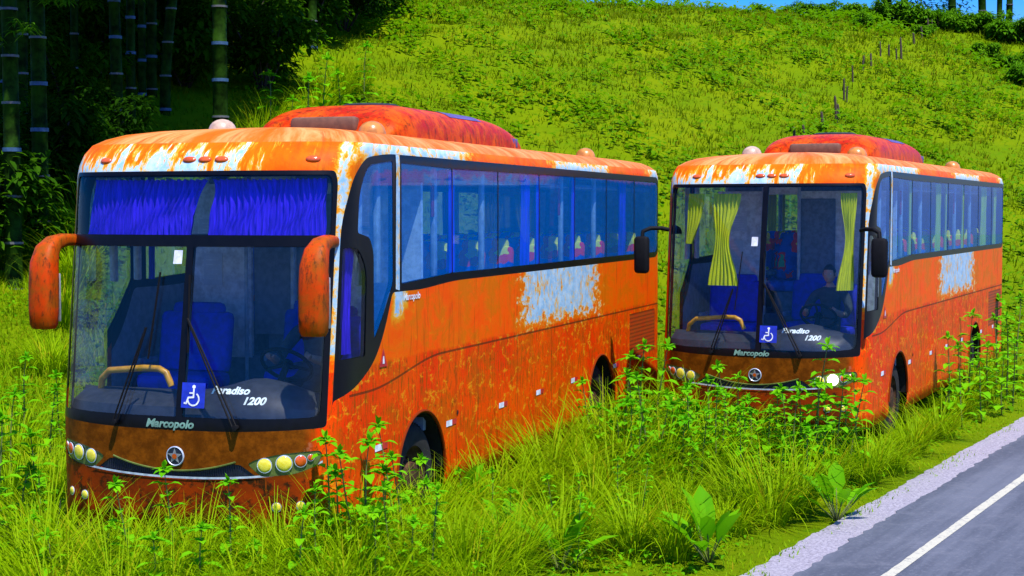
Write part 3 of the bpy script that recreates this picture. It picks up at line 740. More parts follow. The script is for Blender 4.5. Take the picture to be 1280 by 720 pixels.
    # ---- mirrors
    for s in (1, -1):
        m = MB()
        if split:
            pts = [(s*1.18, .56, 2.665), (s*1.205, .42, 2.675), (s*1.225, .30, 2.675), (s*1.23, .18, 2.65), (s*1.235, .10, 2.59), (s*1.235, .055, 2.48), (s*1.235, .045, 2.33), (s*1.235, .04, 2.10), (s*1.235, .04, 1.98), (s*1.235, .04, 1.945)]
            rs = [(.05, .045), (.055, .05), (.062, .055), (.075, .065), (.095, .08), (.108, .095), (.113, .10), (.113, .098), (.108, .09), (.09, .07)]
            rs = [(a, b) for a, b in rs]
            m.tube(pts, rs, 16, True, .62); mo = m.build('mirror', M['mirror'], root)
            q = MB(); q.box((s*1.235, .143, 2.2), (.19, .012, .40), .005); q.build('mirror_glass', M['rim'], mo)
        else:
            pts = [(s*1.20, .34, 2.68), (s*1.27, .27, 2.70), (s*1.38, .18, 2.70), (s*1.46, .13, 2.66), (s*1.47, .12, 2.55)]
            m.tube(pts, .026, 10); m.box((s*1.47, .12, 2.37), (.19, .11, .46), .045); mo = m.build('mirror', M['black'], root)
            q = MB(); q.box((s*1.47, .178, 2.37), (.15, .008, .38), .003); q.build('mirror_glass', M['rim'], mo)
    return root

def ac(parent):
    """rounded roof air-conditioning pod"""
    y0, y1, hw, z0 = 2.75, 6.75, .80, 3.60; V = []; F = []; n = 33; ny = 40
    for j in range(ny+1):
        s = j/ny; y = y0+(y1-y0)*s
        e = min(1., (s*(y1-y0))/.75); r = min(1., ((1-s)*(y1-y0))/1.5); k = math.sqrt(max(0, 1-(1-e)**2))*(math.sqrt(max(0, 1-(1-r)**2.2)))
        h = .37*k; w = hw*(.80+.20*min(1, k*1.1))
        for i in range(n):
            a = PI*i/(n-1); c, q = math.cos(a), math.sin(a)
            V.append((w*math.copysign(abs(c)**.5, c), y, z0+h*abs(q)**.62))
    for j in range(ny):
        for i in range(n-1): F.append((j*n+i, j*n+i+1, (j+1)*n+i+1, (j+1)*n+i))
    F.append(tuple(range(n))); F.append(tuple(ny*n+i for i in range(n-1, -1, -1)))
    m = MB(); m.add(V, F); o = m.build('air_conditioner', M['acred'], parent)
    q = MB(); q.lathe([(.30, 0), (.30, .035), (.26, .05), (.001, .055)], (0, 3.9, z0+.355), (0, 0, 1), 28); q.build('fan_cover', M['hatch'], o)
    def top(x, y):
        s = (y-y0)/(y1-y0); r = min(1., ((1-s)*(y1-y0))/1.5); k = math.sqrt(max(0, 1-(1-r)**2.2)); w = hw*(.80+.20*min(1, k*1.1))
        c = min(1, abs(x/w))**2; return z0+.37*k*max(0, math.sqrt(max(0, 1-c*c)))**.62
    def patch(nm, xa, xb, ya, yb, mt, lift=.006, nx=8, nyy=8):
        V = []; F = []
        for j in range(nyy+1):
            for i in range(nx+1):
                x = xa+(xb-xa)*i/nx; y = ya+(yb-ya)*j/nyy; V.append((x, y, top(x, y)+lift))
        for j in range(nyy):
            for i in range(nx): a = j*(nx+1)+i; F.append((a, a+1, a+nx+2, a+nx+1))
        return mobj(nm, V, F, mt, o)
    patch('intake_panel', .25, .70, 4.35, 5.3, M['purple']); patch('intake_panel', -.70, -.25, 4.35, 5.3, M['purple'])
    for s in (1, -1):
        m = MB()
        for y in np.arange(4.5, 6.3, .11): m.box((s*.765, y, 3.69), (.03, .06, .10), .004)
        m.build('side_slots', M['purple'], o)
    m = MB(); m.box((0, 2.83, 3.74), (.7, .12, .16), .04); m.build('front_grille', M['grime'], o)
    return o

B1 = (-2.7235, 12.7867, math.atan((1330-640)/2000)); B2 = (2.888, 19.10, math.atan((1582-640)/2000))
bus1 = coach(True, M['bluecloth'], False); bus1.location = (B1[0], B1[1], 0); bus1.rotation_euler = (0, 0, -B1[2])
tag(bus1, 'rusty orange coach with split windscreen, blue curtains and drooping orange mirrors, nearest the left', 'bus', 'abandoned coaches on the verge')
bus2 = coach(False, M['greencloth'], True); bus2.location = (B2[0], B2[1], 0); bus2.rotation_euler = (0, 0, -B2[2])
tag(bus2, 'rusty orange coach with one tall windscreen, lime green curtains and small black mirrors, parked behind', 'bus', 'abandoned coaches on the verge')

# ------------------------------------------------------------------ drivers
def skin_chain(name, joints, edges, mats, parent, sub=2):
    """joints: (x,y,z,rx,ry); grows a skin-modifier body"""
    me = bpy.data.meshes.new(name); me.from_pydata([j[:3] for j in joints], edges, []); o = bpy.data.objects.new(name, me); COL.objects.link(o)
    sk = o.modifiers.new('Skin', 'SKIN'); o.modifiers.new('Sub', 'SUBSURF').levels = sub
    if not me.skin_vertices: me.skin_vertices.new(name='')
    lay = me.skin_vertices[0].data
    for i, j in enumerate(joints): lay[i].radius = (j[3], j[4] if len(j) > 4 else j[3]); lay[i].use_root = (i == 0)
    dg = bpy.context.evaluated_depsgraph_get(); ev = bpy.data.meshes.new_from_object(o.evaluated_get(dg))
    V = [tuple(v.co) for v in ev.vertices]; F = [tuple(p.vertices) for p in ev.polygons]
    bpy.data.objects.remove(o); bpy.data.meshes.remove(ev); return V, F
def driver(loc, rz, label):
    """seated, hands on the wheel; local frame = coach frame, faces -y"""
    root = empty('person', loc, rz)
    J = [(0, .16, .10, .15, .12), (0, .17, .26, .135, .10), (0, .16, .44, .165, .105), (0, .15, .56, .12, .08), (0, .13, .635, .055, .055), (0, .11, .69, .05, .05)]
    E = [(0, 1), (1, 2), (2, 3), (3, 4), (4, 5)]
    for s in (1, -1):
        b = len(J)
        J += [(s*.19, .15, .53, .07), (s*.27, .02, .36, .052), (s*.25, -.10, .28, .045), (s*.20, -.30, .33, .036), (s*.185, -.38, .355, .028)]
        E += [(3, b), (b, b+1), (b+1, b+2), (b+2, b+3), (b+3, b+4)]
        b = len(J); J += [(s*.10, -.02, .08, .085), (s*.14, -.32, .09, .07), (s*.15, -.40, .02, .062), (s*.15, -.36, -.33, .045), (s*.15, -.50, -.37, .035)]
        E += [(0, b), (b, b+1), (b+1, b+2), (b+2, b+3), (b+3, b+4)]
    V, F = skin_chain('body', J, E, None, root)
    cl = []
    for f in F:
        c = np.mean([V[i] for i in f], 0)
        cl.append(2 if c[2] < .12 and c[1] < .12 or c[2] < .06 else (0 if (c[2] > .625 or (c[1] < -.20 and c[2] > .2)) else 1))
    # head, one surface with the features pushed out of an ellipsoid
    b = len(V); n, k = 28, 20; ce = Vector((0, .085, .785))
    for i in range(k+1):
        th = PI*i/k
        for j in range(n):
            ph = 2*PI*j/n; d = Vector((math.sin(th)*math.cos(ph), math.sin(th)*math.sin(ph), math.cos(th)))
            r = Vector((d.x*.077, d.y*.098, d.z*.118)); fz = max(0, -d.y)
            if d.z < -.2: r.x *= 1-.28*(-d.z-.2); r.y -= .012*fz
            r.y -= .030*math.exp(-(d.x/.16)**2-((d.z+.14)/.20)**2)*fz           # nose
            r.y += .012*(math.exp(-((abs(d.x)-.36)/.16)**2-((d.z-.06)/.12)**2))*fz   # eye sockets
            r.y -= .007*math.exp(-(d.x/.3)**2-((d.z+.50)/.07)**2)*fz             # lips
            r.y -= .008*math.exp(-(d.x/.35)**2-((d.z+.85)/.18)**2)*fz            # chin
            if abs(d.x) > .93: r.x += math.copysign(.012, d.x)*math.exp(-((d.z)/.28)**2)  # ears
            V.append(tuple(ce+r))
    for i in range(k):
        for j in range(n): F.append((b+i*n+j, b+(i+1)*n+j, b+(i+1)*n+(j+1) % n, b+i*n+(j+1) % n)); cl.append(0)
    for s in (1, -1):       # fingers closing round the rim
        for q in range(5):
            b = len(V); m = MB(); x0 = s*(.185+.0); w = (.012, .002, -.010, -.022, .026)[q]; ln = (.95, 1., .93, .78, .7)[q]
            if q < 4: pts = [(x0+w*.9, -.375, .36-w*.6), (x0+s*.006+w, -.375-.035*ln, .385-w*.6), (x0+w, -.375-.055*ln, .365-w*.6), (x0+w-s*.004, -.375-.045*ln, .335-w*.6)]
            else: pts = [(x0-s*.018, -.36, .35), (x0-s*.035, -.385, .362), (x0-s*.03, -.41, .352)]
            m.tube(pts, [.0105, .0098, .009, .007][:len(pts)], 7); V += m.V; F += [tuple(a+b for a in f) for f in m.F]; cl += [0]*len(m.F)
    mobj('body', V, F, [M['skin'], M['shirt'], M['trousers']], root, midx=cl)
    hv = []; hf = []
    for i in range(10):
        th = PI*.56*i/9
        for j in range(n):
            ph = 2*PI*j/n; d = Vector((math.sin(th)*math.cos(ph), math.sin(th)*math.sin(ph), math.cos(th)))
            cut = 1.0 if d.y > -.45 or d.z > .55 else .93
            hv.append(tuple(ce+Vector((0, .004, .006))+Vector((d.x*.083*cut, d.y*.104*cut, d.z*.125*cut))))
    for i in range(9):
        for j in range(n): hf.append((i*n+j, (i+1)*n+j, (i+1)*n+(j+1) % n, i*n+(j+1) % n))
    mobj('hair', hv, hf, M['hair'], root)
    for s in (1, -1):
        m = MB(); m.lathe([(.0115, 0), (.009, .006), (.001, .009)], ce+Vector((s*.030, -.080, .010)), (0, -1, 0), 10); m.cur = 1; m.lathe([(.005, .0085), (.001, .010)], ce+Vector((s*.030, -.080, .010)), (0, -1, 0), 8)
        m.build('eye', [M['eye'], M['hair']], root)
    tag(root, label, 'person'); return root
for B, lb in ((B1, 'driver in dark shirt at the wheel of the bus with split windscreen'), (B2, 'driver in dark shirt behind the tall windscreen, hands on the steering wheel')):
    lx, ly, lz = .56, 1.34, 1.33; c, s = math.cos(B[2]), math.sin(B[2])
    driver((B[0]+lx*c+ly*s, B[1]-lx*s+ly*c, lz), -B[2], lb)
# ------------------------------------------------------------------ vegetation
def leaf_mat(name, a, b, c=None, trans=.42, rough=.6, spec=.04):
    g = G(name); ge = g.node('ShaderNodeNewGeometry'); oi = g.node('ShaderNodeObjectInfo')
    r = ge.outputs['Random Per Island']; n = g.noise(ge.outputs['Position'], .55, 5, .6)
    f = g.m_('ADD', g.m_('MULTIPLY', r, .6), g.m_('MULTIPLY', oi.outputs['Random'], .25)); f = g.m_('ADD', f, g.m_('MULTIPLY', g.m_('SUBTRACT', n, .5), .9), clamp=True)
    col = g.mix(f, a, b)
    if c is not None: col = g.mix(g.m_('GREATER_THAN', r, .93), col, c)
    g.fin(col, rough, spec)
    tl = g.node('ShaderNodeBsdfTranslucent'); g.put(tl.inputs[0], col); mx = g.node('ShaderNodeMixShader'); mx.inputs[0].default_value = trans
    g.l.new(g.b.outputs[0], mx.inputs[1]); g.l.new(tl.outputs[0], mx.inputs[2]); g.l.new(mx.outputs[0], g.out.inputs['Surface']); return g.m
LM = dict(grass=leaf_mat('grass_blade', (.16, .32, .001), (.285, .45, .001), (.33, .30, .006)), tuss=leaf_mat('long_grass_blade', (.18, .33, .001), (.315, .48, .001), (.33, .34, .005)),
          weed=leaf_mat('weed_leaf', (.09, .40, .003), (.22, .56, .004)), broad=leaf_mat('broad_leaf', (.08, .34, .002), (.18, .48, .003)), cover=leaf_mat('low_leaf', (.08, .30, .002), (.17, .42, .002)),
          stem=plain('weed_stem', (.10, .13, .02), .7), hill=leaf_mat('hill_grass_blade', (.115, .195, .001), (.165, .23, .001), (.22, .20, .004), trans=.55), hillleaf=leaf_mat('hill_leaf', (.085, .25, .001), (.155, .33, .001), trans=.5),
          dark=leaf_mat('forest_leaf', (.007, .036, .001), (.028, .095, .002)), mid=leaf_mat('undergrowth_leaf', (.016, .075, .001), (.07, .19, .002)), bush=leaf_mat('bush_leaf', (.05, .20, .003), (.13, .30, .003)),  # dark, mid: forest leaves darkened so the colour carries canopy shade
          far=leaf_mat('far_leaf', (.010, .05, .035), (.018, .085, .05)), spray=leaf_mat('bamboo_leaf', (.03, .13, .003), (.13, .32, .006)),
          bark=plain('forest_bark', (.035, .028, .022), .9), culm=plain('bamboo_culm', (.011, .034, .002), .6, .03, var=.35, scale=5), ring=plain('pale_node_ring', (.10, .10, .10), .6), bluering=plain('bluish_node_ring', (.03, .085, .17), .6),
          post=plain('weathered_post', (.06, .042, .025), .9), twig=plain('dead_twig', (.012, .010, .008), .8))

def fast(name, V, Q, mats, midx=None):
    V = np.asarray(V, np.float32); Q = np.asarray(Q, np.int32); me = bpy.data.meshes.new(name)
    me.vertices.add(len(V)); me.vertices.foreach_set('co', V.ravel()); me.loops.add(Q.size); me.loops.foreach_set('vertex_index', Q.ravel())
    me.polygons.add(len(Q)); me.polygons.foreach_set('loop_start', np.arange(0, Q.size, Q.shape[1], dtype=np.int32)); me.polygons.foreach_set('loop_total', np.full(len(Q), Q.shape[1], np.int32))
    for m in (mats if isinstance(mats, (list, tuple)) else [mats]): me.materials.append(m)
    if midx is not None: me.polygons.foreach_set('material_index', np.asarray(midx, np.int32))
    me.update(calc_edges=True); me.validate(); return me
def blades(B, az, L, wd, lean, curl, seg=4):
    """arching blades: B base points, azimuth, length, width, start lean and extra bend (radians)"""
    n = len(B); V = np.zeros((n, seg+1, 2, 3)); p = np.array(B, float).copy(); d = np.stack([np.cos(az), np.sin(az), np.zeros(n)], -1); sd = np.stack([-np.sin(az), np.cos(az), np.zeros(n)], -1)
    for k in range(seg+1):
        s = k/seg; w = wd*np.maximum(.06, (1-s**1.6))*(.75+.5*min(1, s*3))
        V[:, k, 0] = p-sd*w[:, None]/2; V[:, k, 1] = p+sd*w[:, None]/2
        a = lean+curl*(s+.5/seg); p = p+(d*np.sin(a)[:, None]+np.array([0, 0, 1.])*np.cos(a)[:, None])*(L/seg)[:, None]
    idx = np.arange(n*(seg+1)*2).reshape(n, seg+1, 2)
    Q = np.stack([idx[:, :-1, 0], idx[:, :-1, 1], idx[:, 1:, 1], idx[:, 1:, 0]], -1).reshape(-1, 4)
    return V.reshape(-1, 3), Q
def leaves(B, az, L, wd, pitch, droop=.5):
    """folded oval leaves, 4 quads each (two halves of two segments)"""
    n = len(B); d0 = np.stack([np.cos(az)*np.cos(pitch), np.sin(az)*np.cos(pitch), np.sin(pitch)], -1); sd = np.stack([-np.sin(az), np.cos(az), np.zeros(n)], -1); up = np.cross(d0, sd)*-1
    up = np.where(up[:, 2:3] < 0, -up, up)
    V = np.zeros((n, 9, 3)); prof = (0.06, .92, .80, .04)
    V_ = []
    for s, w in ((0, .08), (.33, .95), (.68, .80), (1., .03)):
        c = B+d0*(L*s)[:, None]-np.array([0, 0, 1.])*(L*droop*s*s)[:, None]
        V_ += [c-sd*(wd*w/2)[:, None]+up*(wd*w*.16)[:, None], c, c+sd*(wd*w/2)[:, None]+up*(wd*w*.16)[:, None]]
    V = np.stack(V_, 1); idx = np.arange(n*12).reshape(n, 4, 3)
    Q = np.concatenate([np.stack([idx[:, k, j], idx[:, k, j+1], idx[:, k+1, j+1], idx[:, k+1, j]], -1) for k in range(3) for j in range(2)])
    return V.reshape(-1, 3), Q
def joinVQ(parts):
    V = []; Q = []; b = 0
    for v, q in parts: V.append(v); Q.append(q+b); b += len(v)
    return np.concatenate(V), np.concatenate(Q)
U = lambda a, b, n: RG.uniform(a, b, n)

CP = math.atan((360-HZ)/FPX); CF = np.array([0, math.cos(CP), -math.sin(CP)]); CU = np.array([0, math.sin(CP), math.cos(CP)])
def hit(px, py):
    """where the sight line through a photograph position meets the ground"""
    d = CF+np.array([1, 0, 0])*(px-640)/FPX-CU*(py-360)/FPX; s = np.arange(8, 130, .05); P = np.array([0, 0, CAMH])+s[:, None]*d
    b = np.nonzero(P[:, 2] <= gz(P[:, 0], P[:, 1]))[0]
    if not len(b): return None
    return P[b[0]]
def at(px, D): x = (px-640)/FPX*D; return x, D, float(gz(x, D))
def in_bus(x, y, grow=0.):
    r = np.zeros(np.shape(x), bool)
    for B in (B1, B2):
        c, s = math.cos(B[2]), math.sin(B[2]); dx, dy = x-B[0], y-B[1]; lx = dx*c-dy*s; ly = dx*s+dy*c
        r |= (np.abs(lx) < 1.3+grow) & (ly > -grow) & (ly < LEN+grow)
    return r

# ---- short grass of the verge, one uncountable sheet
def scatter(n, d0, d1, pw=1., px0=-60, px1=1340):
    D = (d0**(pw+1)+RG.random(n)*(d1**(pw+1)-d0**(pw+1)))**(1/(pw+1)); x = (U(px0, px1, n)-640)/FPX*D
    return x, D
x, y = scatter(95000, 10.4, 27, .6); ok = (lat(x, y) > -.14+.12*np.sin(x*5.3)*np.sin(y*3.7)) & ~in_bus(x, y, -.25); x, y = x[ok], y[ok]; n = len(x)
lt = lat(x, y); near = np.clip(lt/1.8, .28, 1); h = U(.10, .30, n)*near*(1+.6*(np.sin(x*1.9)*np.sin(y*1.3+1)))
keep = (lt > .5) | (RG.random(n) < .55); x, y, h = x[keep], y[keep], h[keep]; n = len(x)
V, Q = blades(np.stack([x, y, gz(x, y)-.01], -1), U(0, 2*PI, n), h, U(.007, .013, n), U(.05, .5, n), U(.3, 1.4, n), 3)
tag(link(bpy.data.objects.new('grass', fast('grass', V, Q, LM['grass']))), kind='stuff')
x, y = scatter(17000, 10.6, 26, .8); ok = (lat(x, y) > .35) & ~in_bus(x, y, .0) & (np.sin(x*1.3+.5)+np.sin(y*1.1+x*.4)+.9*RG.random(len(x)) > .1); x, y = x[ok], y[ok]; n = len(x)
V, Q = leaves(np.stack([x, y, gz(x, y)+U(.02, .20, n)*np.clip(lat(x, y)/1.5, .2, 1)], -1), U(0, 2*PI, n), U(.04, .10, n), U(.025, .06, n), U(-.2, .7, n))
tag(link(bpy.data.objects.new('ground_cover', fast('ground_cover', V, Q, LM['cover']))), kind='stuff')

# ---- the hillside
def hillset(n, d0, d1, fn):
    x, y = scatter(n, d0, d1, .7); ok = (lat(x, y) > .5) & ~in_bus(x, y, .4) & ((-.45*x+.89*y) > 17.5); return x[ok], y[ok]
x, y = hillset(30000, 17, 82, 0); k = 5; n = len(x)
xb = (x[:, None]+RG.normal(0, .13, (n, k))).ravel(); yb = (y[:, None]+RG.normal(0, .13, (n, k))).ravel(); sc = np.repeat(.7+.012*y, k)*np.repeat(.55+.75*RG.random(n)**2, k)
m = len(xb); V, Q = blades(np.stack([xb, yb, gz(xb, yb)-.02], -1), U(0, 2*PI, m), U(.10, .24, m)*sc, U(.012, .022, m)*np.maximum(1, yb/28), U(.1, .6, m), U(.3, 1.3, m), 3)
tag(link(bpy.data.objects.new('hillside_grass', fast('hillside_grass', V, Q, LM['hill']))), kind='stuff')
x, y = hillset(6500, 18, 82, 0); pat = np.sin(x*.7+1)*np.sin(y*.45)+.5*np.sin(x*1.9+y*.8); ok = pat+1.3*RG.random(len(x)) > .75; x, y = x[ok], y[ok]; n = len(x); k = 9
s = .75+.014*y
xb = (x[:, None]+RG.normal(0, .16, (n, k))*s[:, None]).ravel(); yb = (y[:, None]+RG.normal(0, .16, (n, k))*s[:, None]).ravel(); m = len(xb); s = np.repeat(s, k)
V, Q = leaves(np.stack([xb, yb, gz(xb, yb)+U(.03, .28, m)*s], -1), U(0, 2*PI, m), U(.10, .20, m)*s, U(.06, .11, m)*s, U(-.1, .35, m))
tag(link(bpy.data.objects.new('hillside_weeds', fast('hillside_weeds', V, Q, LM['hillleaf']))), kind='stuff')

# ---- countable plants: prototypes
def proto_tussock(nb, L0, L1, spread):
    az = U(0, 2*PI, nb); r = spread*np.sqrt(RG.random(nb)); B = np.stack([np.cos(az)*r, np.sin(az)*r, np.full(nb, -.03)], -1); az2 = az+RG.normal(0, .5, nb)
    V, Q = blades(B, az2, U(L0, L1, nb), U(.009, .015, nb), U(.02, .40, nb), U(1.0, 2.6, nb)*(.5+.6*RG.random(nb)), 7); return fast('grass_tussock', V, Q, LM['tuss'])
TUS = [proto_tussock(190, .55, 1.05, .16), proto_tussock(230, .5, .95, .22), proto_tussock(150, .6, 1.15, .12), proto_tussock(260, .4, .8, .26)]
def proto_weed(H, pairs, lf):
    m = MB(); bx, by = RG.normal(0, .06, 2)
    def pt(s): return np.array([bx*s*s+.015*math.sin(5*s), by*s*s+.012*math.cos(4*s), H*s])
    m.tube([pt(s) for s in np.linspace(0, 1, 8)], [.011, .010, .0095, .009, .008, .007, .005, .004], 6); parts = []; a0 = RG.random()*PI
    for i in range(pairs):
        s = .16+.80*(i/(pairs-1))**.9; a0 += PI/2+RG.normal(0, .2); k = 2; L = lf*(1.05-.55*s)*U(.8, 1.15, k)
        az = np.array([a0, a0+PI])+RG.normal(0, .25, k); B = pt(s)+np.stack([np.cos(az), np.sin(az), .3+0*az], -1)*(.025+.03*(1-s))
        for q in range(k): m.tube([pt(s), tuple(B[q])], .0028, 4)
        parts.append(leaves(B, az, L, L*U(.5, .64, k), U(.15, .55, k), .45))
        if s > .3 and RG.random() < .8:
            k = 3; az = U(0, 2*PI, k); parts.append(leaves(pt(s)+0*az[:, None], az, L.mean()*U(.4, .6, k), L.mean()*U(.22, .34, k), U(.3, .9, k), .3))
    k = 8; az = np.linspace(0, 2*PI, k, False)+RG.random(); parts.append(leaves(pt(.99)+0*az[:, None], az, lf*U(.35, .55, k), lf*U(.2, .3, k), U(-.1, .6, k), .3))
    k = 5; az = U(0, 2*PI, k); parts.append(leaves(pt(1.)+0*az[:, None], az, lf*U(.25, .4, k), lf*U(.12, .2, k), U(.8, 1.4, k), .1))
    V, Q = joinVQ(parts); st = meshdata('stem', m.V, m.F, LM['stem']); return st, fast('foliage', V, Q, LM['weed'])
WEED = [proto_weed(1.0, 8, .25), proto_weed(1.15, 9, .25), proto_weed(.85, 7, .27), proto_weed(1.05, 9, .23), proto_weed(.66, 6, .26)]
def proto_broad():
    k = 11; az = np.linspace(0, 2*PI*1.6, k)+RG.normal(0, .2, k); pi = U(.6, 1.3, k); L = U(.34, .52, k); parts = []; n = k
    d = np.stack([np.cos(az)*np.cos(pi), np.sin(az)*np.cos(pi), np.sin(pi)], -1); m = MB()
    B = d*.20
    for q in range(k): m.tube([(0, 0, -.02), tuple(d[q]*.1), tuple(B[q]), tuple(B[q]+d[q]*.1)], [.009, .007, .006, .004], 6)
    return meshdata('stem', m.V, m.F, LM['stem']), fast('foliage', *leaves(B, az, L, L*U(.26, .36, k), pi, .28), LM['broad'])
BROAD = [proto_broad() for _ in range(3)]
def plant(kind, pr, x, y, z, sc, rz, label, cat, group):
    if isinstance(pr, tuple):
        o = empty(kind, (x, y, z), rz)
        for nm, me in zip(('stem', 'foliage'), pr): link(bpy.data.objects.new(nm, me), o)
    else: o = link(bpy.data.objects.new(kind, pr)); o.location = (x, y, z); o.rotation_euler = (0, 0, rz)
    o.scale = (sc, sc, sc*random.uniform(.92, 1.08)); return tag(o, label, cat, group)

# tall leafy weeds: (photo x of the stem, distance, size, zone)
Wf = [(212, 12.15, .9), (288, 11.75, .78), (330, 11.6, .72), (425, 12.2, 1.02), (452, 12.4, 1.05), (392, 11.7, .75), (160, 11.7, .8), (120, 12.2, .75), (245, 11.3, .8), (370, 11.3, .8), (485, 11.9, .8), (505, 12.6, .85), (60, 11.8, .8), (190, 11.1, .8), (470, 11.4, .7), (540, 11.7, .75), (492, 13.0, .95), (515, 13.3, .9), (480, 12.6, 1.0), (532, 13.7, .85), (410, 12.5, 1.0), (438, 12.1, .95), (466, 12.2, .9)]
Wl = [(18, 14.0, 1.0), (42, 15.2, 1.0), (8, 16.8, 1.0), (60, 17.5, .9), (-6, 13.0, 1.0), (30, 12.5, .8), (72, 19.0, 1.0), (25, 19.5, 1.0), (48, 13.2, .7)]
Wb = [(778, 17.6, 1.05), (792, 18.2, 1.1), (806, 17.4, 1.0), (818, 18.4, 1.15), (832, 17.6, 1.1), (846, 17.2, 1.0), (858, 17.9, .95), (790, 16.8, .9), (822, 16.6, .85), (766, 18.4, 1.0), (750, 17.4, .85), (784, 18.9, 1.2), (800, 18.8, 1.25), (812, 17.0, 1.05), (838, 18.2, 1.15), (852, 16.7, .9), (775, 16.9, .85), (798, 16.2, .8), (740, 18.2, .9), (826, 18.9, 1.2), (760, 17.0, .8), (864, 17.1, 1.0)]
Wr = [(868, 17.4, .95), (888, 17.9, .95), (905, 17.3, .85), (922, 17.6, .9), (942, 17.8, 1.1), (962, 17.3, .85), (985, 17.7, 1.0), (1003, 17.3, .9), (1019, 17.8, 1.2), (1040, 17.7, 1.25), (1058, 17.4, 1.0), (1072, 17.9, .95), (880, 16.5, .8), (930, 16.6, .75), (975, 16.4, .8), (1030, 16.6, .8), (1010, 16.1, .7), (896, 17.0, 1.0), (914, 18.0, 1.05), (952, 17.9, .95), (970, 18.0, 1.0), (992, 17.1, .95), (1050, 17.2, 1.05), (1066, 17.2, 1.0), (876, 18.0, 1.05), (935, 17.1, .9), (1026, 17.2, 1.0)]
Ws = [(1188, 22.5, 1.1), (1200, 24.5, 1.2), (1212, 23.0, 1.25), (1222, 25.5, 1.2), (1236, 23.6, 1.15), (1248, 25.0, 1.2), (1262, 24.2, 1.3), (1274, 26.5, 1.3), (1286, 25.0, 1.2), (1230, 22.0, .95), (1255, 22.6, .9), (1270, 23.2, .95), (1205, 21.3, .9), (1180, 21.0, .8), (1246, 27.8, 1.3)]
for L, lb in ((Wf, 'tall leafy weed standing before the front bumper of the bus with blue curtains'), (Wl, 'leafy weed at the left edge, beside the bus with blue curtains'), (Wb, 'tall leafy weed in the gap between the two buses'),
              (Wr, 'tall leafy weed before the front bumper of the bus with lime curtains'), (Ws, 'leafy weed between the road and the side of the bus with lime curtains')):
    for i, (px, D, s) in enumerate(L):
        x, y, z = at(px, D); l2 = lb
        if L is Wf and px > 460: l2 = 'tall leafy weed standing by the front wheel of the bus with blue curtains'
        if (px, D) == (212, 12.15): l2 = 'tall leafy weed reaching up to the round badge of the bus with blue curtains'
        if (px, D) == (1040, 17.7): l2 = 'tallest leafy weed by the shining headlight of the bus with lime curtains'
        plant('leafy_weed', WEED[(i*3+len(L)) % 5], x, y, z, s, random.random()*6.28, l2, 'weed', 'tall leafy weeds of the verge')
# random extra weeds, small, scattered through the verge
for i in range(34):
    while True:
        D = random.uniform(11.5, 21); px = random.uniform(430, 1150); x, y, z = at(px, D)
        if lat(x, y) > 1.0 and not in_bus(np.array(x), np.array(y), .15): break
    plant('leafy_weed', WEED[i % 5], x, y, z, random.uniform(.42, .68), random.random()*6.28, 'small leafy weed low in the grass of the verge', 'weed', 'small leafy weeds low in the grass')
# broad-leaved plants
for i, (px, py, s, lb) in enumerate(((1046, 652, 1.05, 'broad-leaved plant at the very edge of the gravel shoulder'), (886, 705, 1.1, 'broad-leaved plant at the bottom edge, left of the road'), (572, 655, 1.05, 'broad-leaved plant with pointed leaves in the grass, right of the front wheel'),
                                     (640, 690, .9, 'broad-leaved plant low in the grass at the bottom middle'), (738, 600, .9, 'broad-leaved plant halfway between the rear wheel and the bottom edge'), (1078, 540, .9, 'broad-leaved plant by the front wheel of the bus with lime curtains'),
                                     (865, 590, .95, 'broad-leaved plant in front of the gap between the buses'), (700, 718, 1., 'broad-leaved plant cut by the bottom edge, left of the middle grass tuft'), (910, 560, .9, 'broad-leaved plant under the bumper of the bus with lime curtains'), (985, 600, .8, 'broad-leaved plant among tussocks right of the middle'))):
    p = hit(px, py); plant('broad_leaved_plant', BROAD[i % 3], p[0], p[1], float(gz(p[0], p[1])), s, i*1.7, lb, 'plant', 'broad-leaved plants of the verge')
# long-grass tussocks
Tp = [(962, 655, 1.15), (925, 640, 1.0), (1000, 640, 1.0), (1105, 590, 1.0), (1140, 570, .95), (1172, 548, .95), (1085, 606, .9), (1195, 520, .95), (1215, 505, .9), (690, 590, 1.05), (640, 600, 1.15), (610, 620, 1.1), (655, 570, 1.1), (560, 640, .9), (600, 660, 1.), (850, 640, .95), (790, 690, 1.), (700, 700, 1.), (740, 650, .9), (830, 600, .95), (770, 600, .95),
      (720, 555, 1.), (750, 540, .95), (880, 605, .9), (530, 665, .85), (640, 710, .8), (845, 700, .85), (905, 665, .9), (1040, 610, .95), (1010, 590, .9), (1160, 520, .95), (1130, 535, .9), (960, 585, .9), (585, 590, 1.05), (560, 610, 1.), (800, 560, .9), (1230, 490, .9), (1250, 475, .9), (1185, 490, 1.), (680, 640, .95)]
for i, (px, py, s) in enumerate(Tp):
    p = hit(px, py)
    if p is None or in_bus(np.array(p[0]), np.array(p[1]), .05) or lat(p[0], p[1]) < .35: continue
    zone = 'arching tussock of long grass on the verge between road and buses' if px > 860 else 'arching tussock of long grass along the side of the bus with blue curtains'
    if i == 0: zone = 'largest tussock of long grass, beside the broad-leaved plant by the road'
    plant('grass_tussock', TUS[i % 4], p[0], p[1], float(gz(p[0], p[1])), s, i*2.1, zone, 'grass tussock', 'long grass tussocks')
